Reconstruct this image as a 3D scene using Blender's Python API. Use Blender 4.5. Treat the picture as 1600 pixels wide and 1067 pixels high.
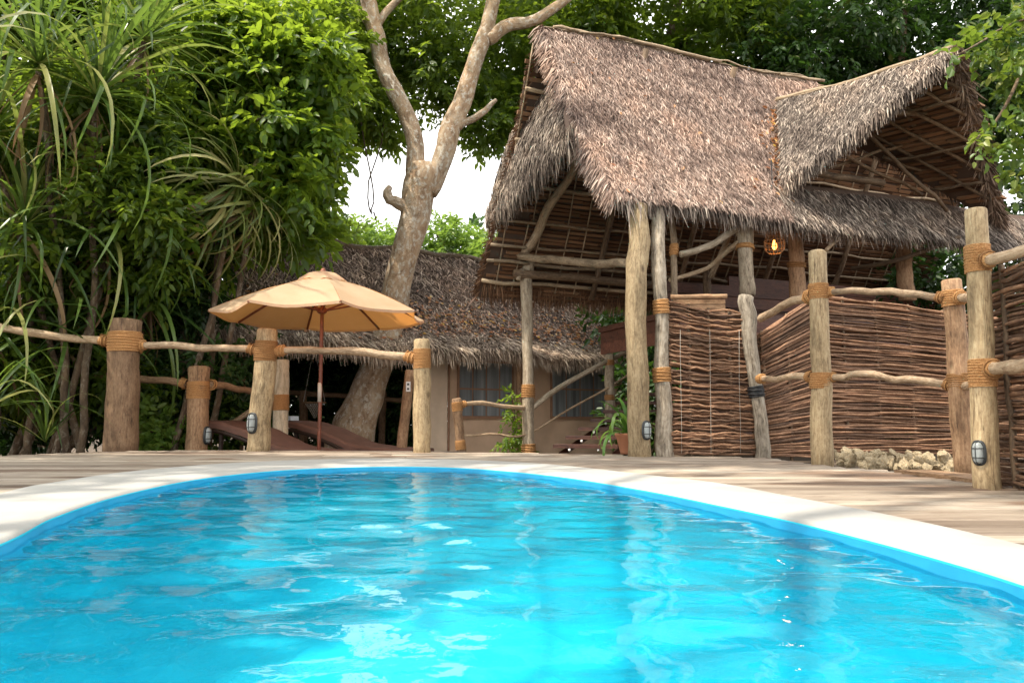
import bpy, math, random
import numpy as np
from mathutils import Vector
random.seed(7)
RNG = np.random.default_rng(11)
PI = math.pi
scene = bpy.context.scene
for o in list(bpy.data.objects):
    bpy.data.objects.remove(o)
COL = scene.collection

# ------------------------------------------------------------------ camera
F_PX, CAM_H, PITCH = 1200.0, 0.30, math.radians(6.04)
cam_d = bpy.data.cameras.new('camera')
cam = bpy.data.objects.new('camera', cam_d)
COL.objects.link(cam)
cam_d.sensor_width = 36.0
cam_d.lens = F_PX / 1600.0 * 36.0
cam_d.clip_start = 0.02
cam_d.clip_end = 800.0
cam.location = (0, 0, CAM_H)
cam.rotation_euler = (PI / 2 + PITCH, 0, 0)
scene.camera = cam

# ------------------------------------------------------------------ sky and sun
SUN_EL, SUN_AZ = math.radians(62), math.radians(242)     # azimuth measured from +Y towards +X
world = bpy.data.worlds.new('World')
scene.world = world
world.use_nodes = True
wn = world.node_tree
sky = wn.nodes.new('ShaderNodeTexSky')
sky.sky_type = 'NISHITA'
sky.sun_disc = False
sky.sun_elevation = SUN_EL
sky.sun_rotation = SUN_AZ
sky.air_density = 1.0
sky.dust_density = 4.0
sky.ozone_density = 1.0
bg = wn.nodes['Background']
bg.inputs['Strength'].default_value = 0.15
veil = wn.nodes.new('ShaderNodeMix')           # thin bright cloud veil over the whole sky
veil.data_type = 'RGBA'
veil.inputs[0].default_value = 0.75
veil.inputs[7].default_value = (14.2, 14.0, 13.6, 1)
wn.links.new(sky.outputs['Color'], veil.inputs[6])
wn.links.new(veil.outputs[2], bg.inputs['Color'])
sun_d = bpy.data.lights.new('sun', 'SUN')
sun_d.energy = 5.0
sun_d.angle = math.radians(1.0)
sun_d.color = (1.0, 0.91, 0.76)
sun = bpy.data.objects.new('sun', sun_d)
COL.objects.link(sun)
to_sun = Vector((math.sin(SUN_AZ) * math.cos(SUN_EL), math.cos(SUN_AZ) * math.cos(SUN_EL), math.sin(SUN_EL)))
sun.rotation_euler = to_sun.to_track_quat('Z', 'Y').to_euler()
sun.location = to_sun * 30
vs = scene.view_settings
vs.view_transform = 'Standard'
vs.look = 'None'
vs.gamma = 1.0
vs.use_curve_mapping = False
vs.exposure = 0.45
scene.render.engine = 'CYCLES'
scene.cycles.max_bounces = 10
scene.cycles.transparent_max_bounces = 16

# ------------------------------------------------------------------ geometry of the survey
_c, _s = math.cos(PITCH), math.sin(PITCH)
def W(px, py, d):
    """survey point seen at (px, py) of the photograph, d metres ahead"""
    r, u = (px - 800.0) / F_PX, (533.5 - py) / F_PX
    dx, dy, dz = r, _c - u * _s, _s + u * _c
    k = d / dy
    return np.array((dx * k, d, CAM_H + dz * k))
def G(px, py, z=0.0):
    r, u = (px - 800.0) / F_PX, (533.5 - py) / F_PX
    dx, dy, dz = r, _c - u * _s, _s + u * _c
    k = (z - CAM_H) / dz
    return np.array((dx * k, dy * k, z))
A3 = lambda *v: np.array(v, dtype=float)
def nrmz(v):
    v = np.asarray(v, dtype=float)
    return v / (np.linalg.norm(v, axis=-1, keepdims=True) + 1e-12)

# ------------------------------------------------------------------ objects
def mesh_obj(name, V, Fc, mat, parent=None, smooth=False, gv=None, rnd=None, tri=None):
    """V (n,3); Fc list of faces or (m,4)/(m,3) array"""
    me = bpy.data.meshes.new(name)
    V = np.asarray(V, dtype=np.float32)
    if isinstance(Fc, np.ndarray):
        m, k = Fc.shape
        me.vertices.add(len(V)); me.vertices.foreach_set('co', V.ravel())
        me.loops.add(m * k); me.loops.foreach_set('vertex_index', Fc.astype(np.int32).ravel())
        me.polygons.add(m)
        me.polygons.foreach_set('loop_start', np.arange(0, m * k, k, dtype=np.int32))
        me.update(calc_edges=True)
    else:
        me.from_pydata(V.tolist(), [], Fc)
    if smooth:
        me.polygons.foreach_set('use_smooth', np.ones(len(me.polygons), dtype=bool))
    if gv is not None:
        a = me.attributes.new('gv', 'FLOAT_VECTOR', 'POINT')
        a.data.foreach_set('vector', np.asarray(gv, dtype=np.float32).ravel())
    if rnd is not None:
        a = me.attributes.new('rnd', 'FLOAT', 'POINT')
        a.data.foreach_set('value', np.asarray(rnd, dtype=np.float32).ravel())
    if mat:
        me.materials.append(mat)
    o = bpy.data.objects.new(name, me)
    COL.objects.link(o)
    if parent is not None:
        o.parent = parent
        if parent.type == 'EMPTY':
            o.location = -Vector(parent.location)
    return o
def thing(name, label, cat, loc, group=None):
    o = bpy.data.objects.new(name, None)
    o.empty_display_size = 0.1
    COL.objects.link(o)
    o.location = Vector([float(a) for a in loc])
    o['label'] = label; o['category'] = cat
    if group: o['group'] = group
    return o
def tag(o, label, cat, group=None):
    o['label'] = label; o['category'] = cat
    if group: o['group'] = group
    return o
def structure(o):
    o['kind'] = 'structure'; return o
def stuff(o):
    o['kind'] = 'stuff'; return o

class MB:
    def __init__(s):
        s.V, s.F, s.gv, s.rnd = [], [], [], []
    def add(s, V, Fc, gv=None, rnd=None):
        b = len(s.V)
        V = [tuple(float(c) for c in v) for v in V]
        s.V += V
        s.F += [tuple(b + i for i in f) for f in Fc]
        s.gv += [tuple(float(c) for c in g) for g in gv] if gv is not None else V
        r = random.random() if rnd is None else rnd
        s.rnd += [r] * len(V)
        return s
    def tube(s, pts, rad, sides=10, wob=0.0, caps=True, rnd=None, bev=0.0, flat=1.0):
        pts = np.asarray(pts, dtype=float)
        n = len(pts)
        rad = np.broadcast_to(np.asarray(rad, dtype=float), (n,)).copy()
        if bev > 0:      # chamfered ends
            d0, d1 = nrmz(pts[1] - pts[0]), nrmz(pts[-1] - pts[-2])
            pts = np.vstack([pts[:1], pts[0] + d0 * bev, pts[1:-1], pts[-1] - d1 * bev, pts[-1:]])
            rad = np.concatenate([[rad[0] - bev], rad[:1], rad[1:-1], rad[-1:], [rad[-1] - bev]])
            n = len(pts)
        tan = nrmz(np.gradient(pts, axis=0))
        ref = A3(0, 0, 1) if abs(tan[0][2]) < 0.8 else A3(0, 1, 0)
        x = nrmz(np.cross(ref, tan[0]))
        V, gv = [], []
        off = np.array([random.uniform(0, 40) for _ in range(3)])
        ln = 0.0
        ph = [random.uniform(0, 6.28) for _ in range(3)]
        for i in range(n):
            t = tan[i]
            x = nrmz(x - t * np.dot(x, t)); y = np.cross(t, x)
            if i: ln += np.linalg.norm(pts[i] - pts[i - 1])
            for k in range(sides):
                a = 2 * PI * k / sides
                r = rad[i] * (1 + wob * (0.5 * math.sin(2 * a + ph[0] + ln * 3) + 0.35 * math.sin(3 * a + ph[1] - ln * 5) + random.uniform(-.4, .4)))
                V.append(pts[i] + (x * math.cos(a) + y * math.sin(a) * flat) * r)
                gv.append(off + (math.cos(a) * rad[i], math.sin(a) * rad[i], ln))
        Fc = []
        for i in range(n - 1):
            for k in range(sides):
                k2 = (k + 1) % sides
                Fc.append((i * sides + k, i * sides + k2, (i + 1) * sides + k2, (i + 1) * sides + k))
        if caps:
            Fc.append(tuple(reversed(range(sides)))); Fc.append(tuple(range((n - 1) * sides, n * sides)))
        return s.add(V, Fc, gv, rnd)
    def box(s, c, half, ax=None, rnd=None, along=0):
        c = np.asarray(c, float)
        ax = np.eye(3) if ax is None else np.asarray(ax, float)
        V, gv = [], []
        off = np.array([random.uniform(0, 40) for _ in range(3)])
        order = [(along + 1) % 3, (along + 2) % 3, along]
        for sx in (-1, 1):
            for sy in (-1, 1):
                for sz in (-1, 1):
                    l = np.array((sx * half[0], sy * half[1], sz * half[2]))
                    V.append(c + ax[0] * l[0] + ax[1] * l[1] + ax[2] * l[2])
                    gv.append(off + l[order])
        Fc = [(0, 1, 3, 2), (4, 6, 7, 5), (0, 4, 5, 1), (2, 3, 7, 6), (0, 2, 6, 4), (1, 5, 7, 3)]
        return s.add(V, Fc, gv, rnd)
    def build(s, name, mat, parent=None, smooth=False):
        return mesh_obj(name, s.V, s.F, mat, parent, smooth, s.gv, s.rnd)
def spline(pts, n):
    """Catmull-Rom through pts, n samples"""
    P = np.asarray(pts, float)
    P = np.vstack([2 * P[0] - P[1], P, 2 * P[-1] - P[-2]])
    out = []
    m = len(P) - 3
    for q in np.linspace(0, m - 1e-6, n):
        i = int(q); t = q - i
        a, b, c, d = P[i:i + 4]
        out.append(0.5 * (2 * b + (c - a) * t + (2 * a - 5 * b + 4 * c - d) * t * t + (3 * b - a - 3 * c + d) * t ** 3))
    return np.array(out)
def wiggle(pts, amp):
    pts = np.array(pts, float)
    n = len(pts)
    j = RNG.normal(0, 1, (n, 3))
    j = (j + np.roll(j, 1, 0)) * 0.7
    j[0] = j[-1] = 0
    return pts + j * amp
def line(a, b, n, amp=0.0):
    a, b = np.asarray(a, float), np.asarray(b, float)
    p = a + (b - a) * np.linspace(0, 1, n)[:, None]
    return wiggle(p, amp) if amp else p

# ------------------------------------------------------------------ materials
def new_mat(name):
    m = bpy.data.materials.new(name); m.use_nodes = True
    nt = m.node_tree
    return m, nt, nt.nodes['Principled BSDF'], nt.nodes['Material Output']
def N(nt, typ, **kw):
    n = nt.nodes.new(typ)
    for k, v in kw.items(): setattr(n, k, v)
    return n
def ramp(nt, fac, stops):
    r = N(nt, 'ShaderNodeValToRGB')
    e = r.color_ramp.elements
    while len(e) < len(stops): e.new(0.5)
    for i, (p, c) in enumerate(stops):
        e[i].position = p
        e[i].color = (*c, 1) if len(c) == 3 else c
    nt.links.new(fac, r.inputs['Fac'])
    return r.outputs['Color']
def attr(nt, name):
    a = N(nt, 'ShaderNodeAttribute'); a.attribute_name = name; return a
def mapping(nt, vec, scale):
    m = N(nt, 'ShaderNodeMapping'); m.inputs['Scale'].default_value = scale
    nt.links.new(vec, m.inputs['Vector']); return m.outputs['Vector']
def noise(nt, vec, scale, detail=4, rough=0.6, dist=0.0):
    n = N(nt, 'ShaderNodeTexNoise')
    n.inputs['Scale'].default_value = scale; n.inputs['Detail'].default_value = detail
    n.inputs['Roughness'].default_value = rough; n.inputs['Distortion'].default_value = dist
    if vec is not None: nt.links.new(vec, n.inputs['Vector'])
    return n.outputs['Fac']
def mixc(nt, fac, a, b, mode='MIX'):
    m = N(nt, 'ShaderNodeMix', data_type='RGBA', blend_type=mode)
    if isinstance(fac, (int, float)): m.inputs[0].default_value = fac
    else: nt.links.new(fac, m.inputs[0])
    for i, v in ((6, a), (7, b)):
        if isinstance(v, tuple): m.inputs[i].default_value = (*v, 1) if len(v) == 3 else v
        else: nt.links.new(v, m.inputs[i])
    return m.outputs[2]
def math_n(nt, op, a, b=0.0, clamp=False):
    m = N(nt, 'ShaderNodeMath', operation=op); m.use_clamp = clamp
    for i, v in ((0, a), (1, b)):
        if isinstance(v, (int, float)): m.inputs[i].default_value = v
        else: nt.links.new(v, m.inputs[i])
    return m.outputs[0]
def bump(nt, h, strength, dist, bsdf):
    b = N(nt, 'ShaderNodeBump'); b.inputs['Strength'].default_value = strength; b.inputs['Distance'].default_value = dist
    nt.links.new(h, b.inputs['Height']); nt.links.new(b.outputs['Normal'], bsdf.inputs['Normal'])
def wood(name, dark, mid, light, rough=0.75, fine=55, along=0.09, bumpd=0.006, knots=True, varr=0.35):
    m, nt, b, out = new_mat(name)
    g = attr(nt, 'gv').outputs['Vector']
    fa = noise(nt, mapping(nt, g, (1, 1, along)), fine, 6, 0.7, 1.2)
    fb = noise(nt, mapping(nt, g, (1, 1, 0.5)), fine * 0.9, 6, 0.75, 0.4)
    f1 = math_n(nt, 'ADD', math_n(nt, 'MULTIPLY', fa, 0.5), math_n(nt, 'MULTIPLY', fb, 0.5))
    f2 = noise(nt, mapping(nt, g, (1, 1, 0.35)), 9, 6, 0.7, 0.6)
    c = ramp(nt, f1, [(0.36, dark), (0.48, mid), (0.62, light)])
    stain = ramp(nt, f2, [(0.33, (0.40, 0.37, 0.33)), (0.47, (0.86, 0.84, 0.80)), (0.56, (1, 1, 1)), (0.72, (1.2, 1.14, 1.02))])
    c = mixc(nt, 0.85, c, stain, 'MULTIPLY')
    r = attr(nt, 'rnd').outputs['Fac']
    rv = ramp(nt, r, [(0, (1 - varr,) * 3), (1, (1 + varr * 0.4,) * 3)])
    c = mixc(nt, 1.0, c, rv, 'MULTIPLY')
    h = f1
    ck = noise(nt, mapping(nt, g, (1, 1, 0.045)), fine * 0.55, 3, 0.6, 0.9)
    crk = ramp(nt, ck, [(0.475, (1, 1, 1)), (0.492, (0.35, 0.30, 0.26)), (0.50, (0.35, 0.30, 0.26)), (0.517, (1, 1, 1))])
    brk = ramp(nt, noise(nt, mapping(nt, g, (1, 1, 0.3)), 11, 2), [(0.48, (0, 0, 0)), (0.56, (1, 1, 1))])
    c = mixc(nt, math_n(nt, 'MULTIPLY', brk, 0.85), c, mixc(nt, 1.0, c, crk, 'MULTIPLY'))
    if knots:
        v = N(nt, 'ShaderNodeTexVoronoi', feature='F1'); v.inputs['Scale'].default_value = 4.2
        nt.links.new(mapping(nt, g, (1, 1, 0.6)), v.inputs['Vector'])
        kn = ramp(nt, v.outputs['Distance'], [(0.05, (0.22, 0.17, 0.12)), (0.12, (1, 1, 1))])
        c = mixc(nt, 0.7, c, kn, 'MULTIPLY')
    nt.links.new(c, b.inputs['Base Color'])
    b.inputs['Roughness'].default_value = rough
    bump(nt, h, 0.8, bumpd, b)
    return m
def blade_mat(name, stops, patch=0.8, rough=0.8, pscale=1.7):
    m, nt, b, out = new_mat(name)
    r = attr(nt, 'rnd').outputs['Fac']
    c = ramp(nt, r, stops)
    tc = N(nt, 'ShaderNodeTexCoord').outputs['Object']
    p = noise(nt, tc, pscale, 4, 0.6)
    pc = ramp(nt, p, [(0.36, (0.45, 0.42, 0.42)), (0.5, (1, 1, 1)), (0.66, (1.35, 1.24, 1.15))])
    c = mixc(nt, patch, c, pc, 'MULTIPLY')
    nt.links.new(c, b.inputs['Base Color'])
    b.inputs['Roughness'].default_value = rough
    b.inputs['Specular IOR Level'].default_value = 0.25
    return m
def leaf_mat(name, stops, trans, tfac=0.4, rough=0.42):
    m, nt, b, out = new_mat(name)
    r = attr(nt, 'rnd').outputs['Fac']
    c = ramp(nt, r, stops)
    nt.links.new(c, b.inputs['Base Color'])
    b.inputs['Roughness'].default_value = rough
    t = N(nt, 'ShaderNodeBsdfTranslucent')
    tc = mixc(nt, 0.6, c, trans)
    nt.links.new(tc, t.inputs['Color'])
    mx = N(nt, 'ShaderNodeMixShader'); mx.inputs[0].default_value = tfac
    nt.links.new(b.outputs[0], mx.inputs[1]); nt.links.new(t.outputs[0], mx.inputs[2])
    nt.links.new(mx.outputs[0], out.inputs['Surface'])
    return m
def plain(name, col, rough=0.6, var=0.15, nscale=8, metal=0.0, bumpd=0.0):
    m, nt, b, out = new_mat(name)
    tc = N(nt, 'ShaderNodeTexCoord').outputs['Object']
    f = noise(nt, tc, nscale, 5, 0.6)
    lo = tuple(x * (1 - var) for x in col); hi = tuple(min(1, x * (1 + var)) for x in col)
    nt.links.new(ramp(nt, f, [(0.3, lo), (0.7, hi)]), b.inputs['Base Color'])
    b.inputs['Roughness'].default_value = rough
    b.inputs['Metallic'].default_value = metal
    if bumpd: bump(nt, f, 0.6, bumpd, b)
    return m

M = {}
M['log'] = wood('log', (0.17, 0.115, 0.06), (0.36, 0.26, 0.145), (0.52, 0.41, 0.25))
M['log_grey'] = wood('log_grey', (0.16, 0.12, 0.08), (0.36, 0.29, 0.21), (0.54, 0.46, 0.35))
M['log_brown'] = wood('log_brown', (0.14, 0.075, 0.04), (0.30, 0.175, 0.095), (0.44, 0.29, 0.17))
M['log_pale'] = wood('log_pale', (0.45, 0.36, 0.24), (0.66, 0.57, 0.42), (0.78, 0.70, 0.55), knots=False)
M['bark_post'] = wood('bark_post', (0.08, 0.06, 0.045), (0.30, 0.25, 0.19), (0.50, 0.44, 0.36), fine=26, along=0.10, bumpd=0.02)
M['rail'] = wood('rail', (0.20, 0.12, 0.07), (0.42, 0.29, 0.18), (0.60, 0.47, 0.33), fine=60)
M['pole'] = wood('pole', (0.15, 0.10, 0.06), (0.34, 0.25, 0.16), (0.50, 0.39, 0.27), fine=60)
M['pole_dark'] = wood('pole_dark', (0.06, 0.036, 0.022), (0.15, 0.095, 0.055), (0.26, 0.18, 0.11), fine=60)
M['twig'] = wood('twig', (0.09, 0.038, 0.02), (0.235, 0.118, 0.064), (0.41, 0.25, 0.15), fine=80, knots=False, varr=0.6)
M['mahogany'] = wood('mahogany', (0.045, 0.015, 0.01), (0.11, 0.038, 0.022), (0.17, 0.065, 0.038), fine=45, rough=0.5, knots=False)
M['umb_wood'] = wood('umb_wood', (0.10, 0.025, 0.015), (0.22, 0.065, 0.035), (0.30, 0.10, 0.05), fine=45, rough=0.4, knots=False, varr=0.1)
def plank_mat():
    m, nt, b, out = new_mat('deck_plank')
    g = attr(nt, 'gv').outputs['Vector']
    f1 = noise(nt, mapping(nt, g, (1, 1, 0.04)), 70, 6, 0.7, 0.8)
    f2 = noise(nt, mapping(nt, g, (1, 1, 0.25)), 5, 4, 0.65, 0.4)
    c = ramp(nt, f1, [(0.30, (0.13, 0.10, 0.078)), (0.46, (0.285, 0.243, 0.20)), (0.7, (0.40, 0.36, 0.31))])
    st = ramp(nt, f2, [(0.30, (0.55, 0.40, 0.30)), (0.45, (0.95, 0.90, 0.84)), (0.7, (1.08, 1.06, 1.03))])
    c = mixc(nt, 0.6, c, st, 'MULTIPLY')
    rv = ramp(nt, attr(nt, 'rnd').outputs['Fac'], [(0, (0.46, 0.40, 0.36)), (0.3, (0.82, 0.78, 0.74)), (0.7, (1.0, 0.98, 0.96)), (1, (1.22, 1.2, 1.16))])
    c = mixc(nt, 1.0, c, rv, 'MULTIPLY')
    # damp patches where bathers splash over the coping
    tc = N(nt, 'ShaderNodeTexCoord').outputs['Object']
    d = noise(nt, mapping(nt, tc, (0.7, 1.5, 1)), 1.1, 3, 0.55)
    dm = ramp(nt, d, [(0.38, (0.46, 0.32, 0.24)), (0.45, (1, 1, 1))])
    c = mixc(nt, 0.8, c, dm, 'MULTIPLY')
    nt.links.new(c, b.inputs['Base Color'])
    b.inputs['Roughness'].default_value = 0.7
    bump(nt, f1, 0.7, 0.004, b)
    return m
M['plank'] = plank_mat()
def rope_mat():
    m, nt, b, out = new_mat('coir_rope')
    g = attr(nt, 'gv').outputs['Vector']
    rvx = N(nt, 'ShaderNodeMix', data_type='RGBA', blend_type='MULTIPLY'); rvx.inputs[0].default_value = 1.0
    w = noise(nt, mapping(nt, g, (1, 1, 1.0)), 160, 3, 0.7, 0.5)
    nt.links.new(ramp(nt, w, [(0.3, (0.26, 0.115, 0.035)), (0.52, (0.50, 0.26, 0.095)), (0.72, (0.66, 0.40, 0.18))]), rvx.inputs[6])
    nt.links.new(ramp(nt, attr(nt, 'rnd').outputs['Fac'], [(0, (0.55, 0.52, 0.50)), (0.5, (0.88, 0.86, 0.84)), (1, (1.05, 1.05, 1.1))]), rvx.inputs[7])
    nt.links.new(rvx.outputs[2], b.inputs['Base Color'])
    b.inputs['Roughness'].default_value = 0.9
    bump(nt, w, 1.0, 0.004, b)
    return m
M['rope'] = rope_mat()
M['thatch'] = blade_mat('thatch', [(0, (0.07, 0.046, 0.036)), (0.25, (0.18, 0.12, 0.094)), (0.65, (0.34, 0.24, 0.195)), (1, (0.60, 0.47, 0.39))])
M['thatch_grey'] = blade_mat('thatch_grey', [(0, (0.045, 0.034, 0.028)), (0.3, (0.11, 0.085, 0.07)), (0.7, (0.225, 0.18, 0.15)), (1, (0.47, 0.40, 0.33))])
M['thatch_dark'] = blade_mat('thatch_dark', [(0, (0.055, 0.038, 0.03)), (0.35, (0.15, 0.104, 0.08)), (0.75, (0.32, 0.23, 0.18)), (1, (0.62, 0.50, 0.40))], patch=0.8, pscale=0.8)
M['sunlit_straw'] = blade_mat('sunlit_straw', [(0, (0.10, 0.07, 0.05)), (0.25, (0.26, 0.19, 0.14)), (0.65, (0.46, 0.36, 0.27)), (1, (0.72, 0.60, 0.48))])  # paler eave straw, with the sunlit band of the roof put into its colour
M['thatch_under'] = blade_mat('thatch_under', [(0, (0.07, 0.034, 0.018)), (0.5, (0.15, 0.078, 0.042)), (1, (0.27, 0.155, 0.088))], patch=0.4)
M['thatch_core'] = plain('thatch_core', (0.08, 0.05, 0.035), 0.95)
M['litter'] = leaf_mat('leaf_litter', [(0, (0.20, 0.07, 0.03)), (0.5, (0.42, 0.17, 0.06)), (0.85, (0.50, 0.27, 0.12)), (1, (0.65, 0.42, 0.08))], (0.5, 0.2, 0.05), 0.15)
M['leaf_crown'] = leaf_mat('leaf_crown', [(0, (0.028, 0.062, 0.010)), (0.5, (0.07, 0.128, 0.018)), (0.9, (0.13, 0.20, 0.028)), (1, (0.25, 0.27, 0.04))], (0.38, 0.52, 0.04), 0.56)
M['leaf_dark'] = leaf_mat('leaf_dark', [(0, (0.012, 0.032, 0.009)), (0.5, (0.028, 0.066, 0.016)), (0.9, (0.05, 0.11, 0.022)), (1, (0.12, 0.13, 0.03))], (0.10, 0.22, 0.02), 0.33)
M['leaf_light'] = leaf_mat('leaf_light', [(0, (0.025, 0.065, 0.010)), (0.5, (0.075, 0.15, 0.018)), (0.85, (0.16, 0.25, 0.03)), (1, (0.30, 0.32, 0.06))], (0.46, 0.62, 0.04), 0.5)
M['leaf_far'] = leaf_mat('leaf_far', [(0, (0.05, 0.11, 0.02)), (0.5, (0.11, 0.20, 0.035)), (1, (0.22, 0.30, 0.06))], (0.42, 0.62, 0.08), 0.45)
M['leaf_corner'] = leaf_mat('leaf_corner', [(0, (0.03, 0.075, 0.012)), (0.6, (0.08, 0.15, 0.02)), (1, (0.28, 0.30, 0.06))], (0.30, 0.42, 0.04), 0.4)
M['strap'] = leaf_mat('strap_leaf', [(0, (0.022, 0.05, 0.012)), (0.5, (0.05, 0.105, 0.022)), (0.85, (0.11, 0.18, 0.04)), (1, (0.30, 0.30, 0.10))], (0.30, 0.46, 0.06), 0.35, 0.34)
M['strap_dry'] = leaf_mat('strap_dry', [(0, (0.06, 0.10, 0.025)), (0.5, (0.16, 0.20, 0.05)), (1, (0.46, 0.42, 0.18))], (0.46, 0.50, 0.10), 0.35, 0.45)
M['strap_dead'] = leaf_mat('strap_dead', [(0, (0.10, 0.055, 0.025)), (0.5, (0.20, 0.12, 0.06)), (1, (0.36, 0.24, 0.13))], (0.35, 0.2, 0.08), 0.2, 0.6)
M['potleaf'] = leaf_mat('pot_leaf', [(0, (0.05, 0.13, 0.025)), (0.6, (0.10, 0.22, 0.04)), (1, (0.24, 0.36, 0.09))], (0.25, 0.5, 0.06), 0.3, 0.35)
def bark_mat(name, stops, blot):
    m, nt, b, out = new_mat(name)
    g = attr(nt, 'gv').outputs['Vector']
    f1 = noise(nt, mapping(nt, g, (1, 1, 0.55)), 7, 8, 0.72, 0.6)
    f2 = noise(nt, mapping(nt, g, (1, 1, 0.7)), 16, 6, 0.7, 0.2)
    v = N(nt, 'ShaderNodeTexVoronoi', feature='F1'); v.inputs['Scale'].default_value = 11
    nt.links.new(g, v.inputs['Vector'])
    c = ramp(nt, f1, stops)
    f3 = noise(nt, mapping(nt, g, (1, 1, 0.5)), 2.2, 5, 0.65, 0.8)
    c = mixc(nt, 0.9, c, ramp(nt, f3, [(0.34, (0.62, 0.61, 0.60)), (0.46, (0.95, 0.92, 0.88)), (0.62, (1.12, 1.02, 0.90))]), 'MULTIPLY')
    lich = ramp(nt, f2, [(0.52, (0, 0, 0)), (0.60, (1, 1, 1))])
    c = mixc(nt, math_n(nt, 'MULTIPLY', lich, 0.75), c, blot)
    pit = ramp(nt, v.outputs['Distance'], [(0.05, (0.45, 0.36, 0.28)), (0.16, (1, 1, 1))])
    c = mixc(nt, 0.6, c, pit, 'MULTIPLY')
    nt.links.new(c, b.inputs['Base Color']); b.inputs['Roughness'].default_value = 0.9
    bump(nt, math_n(nt, 'ADD', f1, f2), 1.0, 0.03, b)
    return m
M['bark'] = bark_mat('bark', [(0.28, (0.11, 0.075, 0.048)), (0.41, (0.30, 0.205, 0.13)), (0.54, (0.44, 0.335, 0.235)), (0.68, (0.54, 0.45, 0.35))], (0.60, 0.555, 0.475))
M['bark_dark'] = bark_mat('bark_dark', [(0.3, (0.05, 0.035, 0.022)), (0.5, (0.13, 0.09, 0.06)), (0.7, (0.24, 0.18, 0.12))], (0.28, 0.24, 0.18))
M['coping'] = plain('coping_plaster', (0.365, 0.355, 0.335), 0.75, 0.12, 3.5, bumpd=0.003)
M['terracotta'] = plain('terracotta', (0.42, 0.17, 0.09), 0.8)
M['canvas'] = plain('tent_canvas', (0.60, 0.42, 0.29), 0.85, 0.12, 3)
M['canvas_pale'] = plain('tent_canvas_pale', (0.66, 0.52, 0.39), 0.85, 0.10, 3)
M['tape'] = plain('window_tape', (0.30, 0.165, 0.10), 0.8)
M['cushion'] = plain('cushion_brown', (0.17, 0.085, 0.062), 0.72, 0.18, 5)
M['dark_frame'] = plain('dark_frame', (0.035, 0.02, 0.015), 0.5)
M['lamp_black'] = plain('lamp_black', (0.025, 0.028, 0.03), 0.4)
M['white_plastic'] = plain('white_plastic', (0.75, 0.74, 0.72), 0.4, 0.04)
M['black_tape'] = plain('black_tape', (0.015, 0.015, 0.017), 0.5)
M['soil'] = plain('soil', (0.085, 0.058, 0.036), 0.95, 0.5, 2.5, bumpd=0.03)
M['wire'] = plain('wire', (0.50, 0.46, 0.40), 0.5)
M['towel'] = plain('towel', (0.62, 0.72, 0.80), 0.9)
def stone_mat():
    m, nt, b, out = new_mat('coral_stone')
    tc = N(nt, 'ShaderNodeTexCoord').outputs['Object']
    f = noise(nt, tc, 22, 7, 0.75); f2 = noise(nt, tc, 5, 2)
    c = ramp(nt, f, [(0.34, (0.20, 0.14, 0.075)), (0.46, (0.56, 0.46, 0.30)), (0.64, (0.80, 0.74, 0.60))])
    c = mixc(nt, 0.5, c, ramp(nt, f2, [(0.35, (0.85, 0.60, 0.30)), (0.6, (1.08, 1.0, 0.86))]), 'MULTIPLY')
    nt.links.new(c, b.inputs['Base Color']); b.inputs['Roughness'].default_value = 0.95
    bump(nt, f, 1.0, 0.02, b)
    return m
M['stone'] = stone_mat()
def canvas_umb():
    m, nt, b, out = new_mat('parasol_canvas')
    tc = N(nt, 'ShaderNodeTexCoord').outputs['Object']
    f = noise(nt, tc, 3.0, 4, 0.6)
    c = ramp(nt, f, [(0.3, (0.60, 0.44, 0.28)), (0.7, (0.68, 0.53, 0.36))])
    nt.links.new(c, b.inputs['Base Color']); b.inputs['Roughness'].default_value = 0.9
    bump(nt, noise(nt, tc, 6.0, 3), 0.5, 0.02, b)
    t = N(nt, 'ShaderNodeBsdfTranslucent'); t.inputs['Color'].default_value = (0.80, 0.33, 0.075, 1)
    mx = N(nt, 'ShaderNodeMixShader'); mx.inputs[0].default_value = 0.46
    nt.links.new(b.outputs[0], mx.inputs[1]); nt.links.new(t.outputs[0], mx.inputs[2])
    nt.links.new(mx.outputs[0], out.inputs['Surface'])
    return m
M['umb'] = canvas_umb()
def glass_mat():
    m, nt, b, out = new_mat('lamp_glass')
    b.inputs['Base Color'].default_value = (0.40, 0.44, 0.44, 1); b.inputs['Roughness'].default_value = 0.15
    b.inputs['Transmission Weight'].default_value = 0.25
    return m
M['glass'] = glass_mat()
def gauze_mat():
    m, nt, b, out = new_mat('tent_gauze')
    tc = N(nt, 'ShaderNodeTexCoord').outputs['Object']
    f = noise(nt, mapping(nt, tc, (9, 9, 0.4)), 1.0, 3)
    nt.links.new(ramp(nt, f, [(0.35, (0.10, 0.11, 0.12)), (0.6, (0.24, 0.26, 0.27)), (0.75, (0.36, 0.37, 0.37))]), b.inputs['Base Color'])
    b.inputs['Roughness'].default_value = 0.45
    return m
M['gauze'] = gauze_mat()
def paint_mat():
    m, nt, b, out = new_mat('pool_paint')
    tc = N(nt, 'ShaderNodeTexCoord').outputs['Object']
    f = noise(nt, tc, 1.6, 4, 0.55, 0.5)
    nt.links.new(ramp(nt, f, [(0.3, (0.012, 0.53, 0.70)), (0.7, (0.03, 0.66, 0.80))]), b.inputs['Base Color'])
    b.inputs['Roughness'].default_value = 0.6
    return m
M['paint'] = paint_mat()
M['shade_band'] = plain('coping_shade_paint', (0.008, 0.26, 0.46), 0.5, 0.12, 6)  # deeper blue ring: shade below the coping edge, painted in
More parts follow.
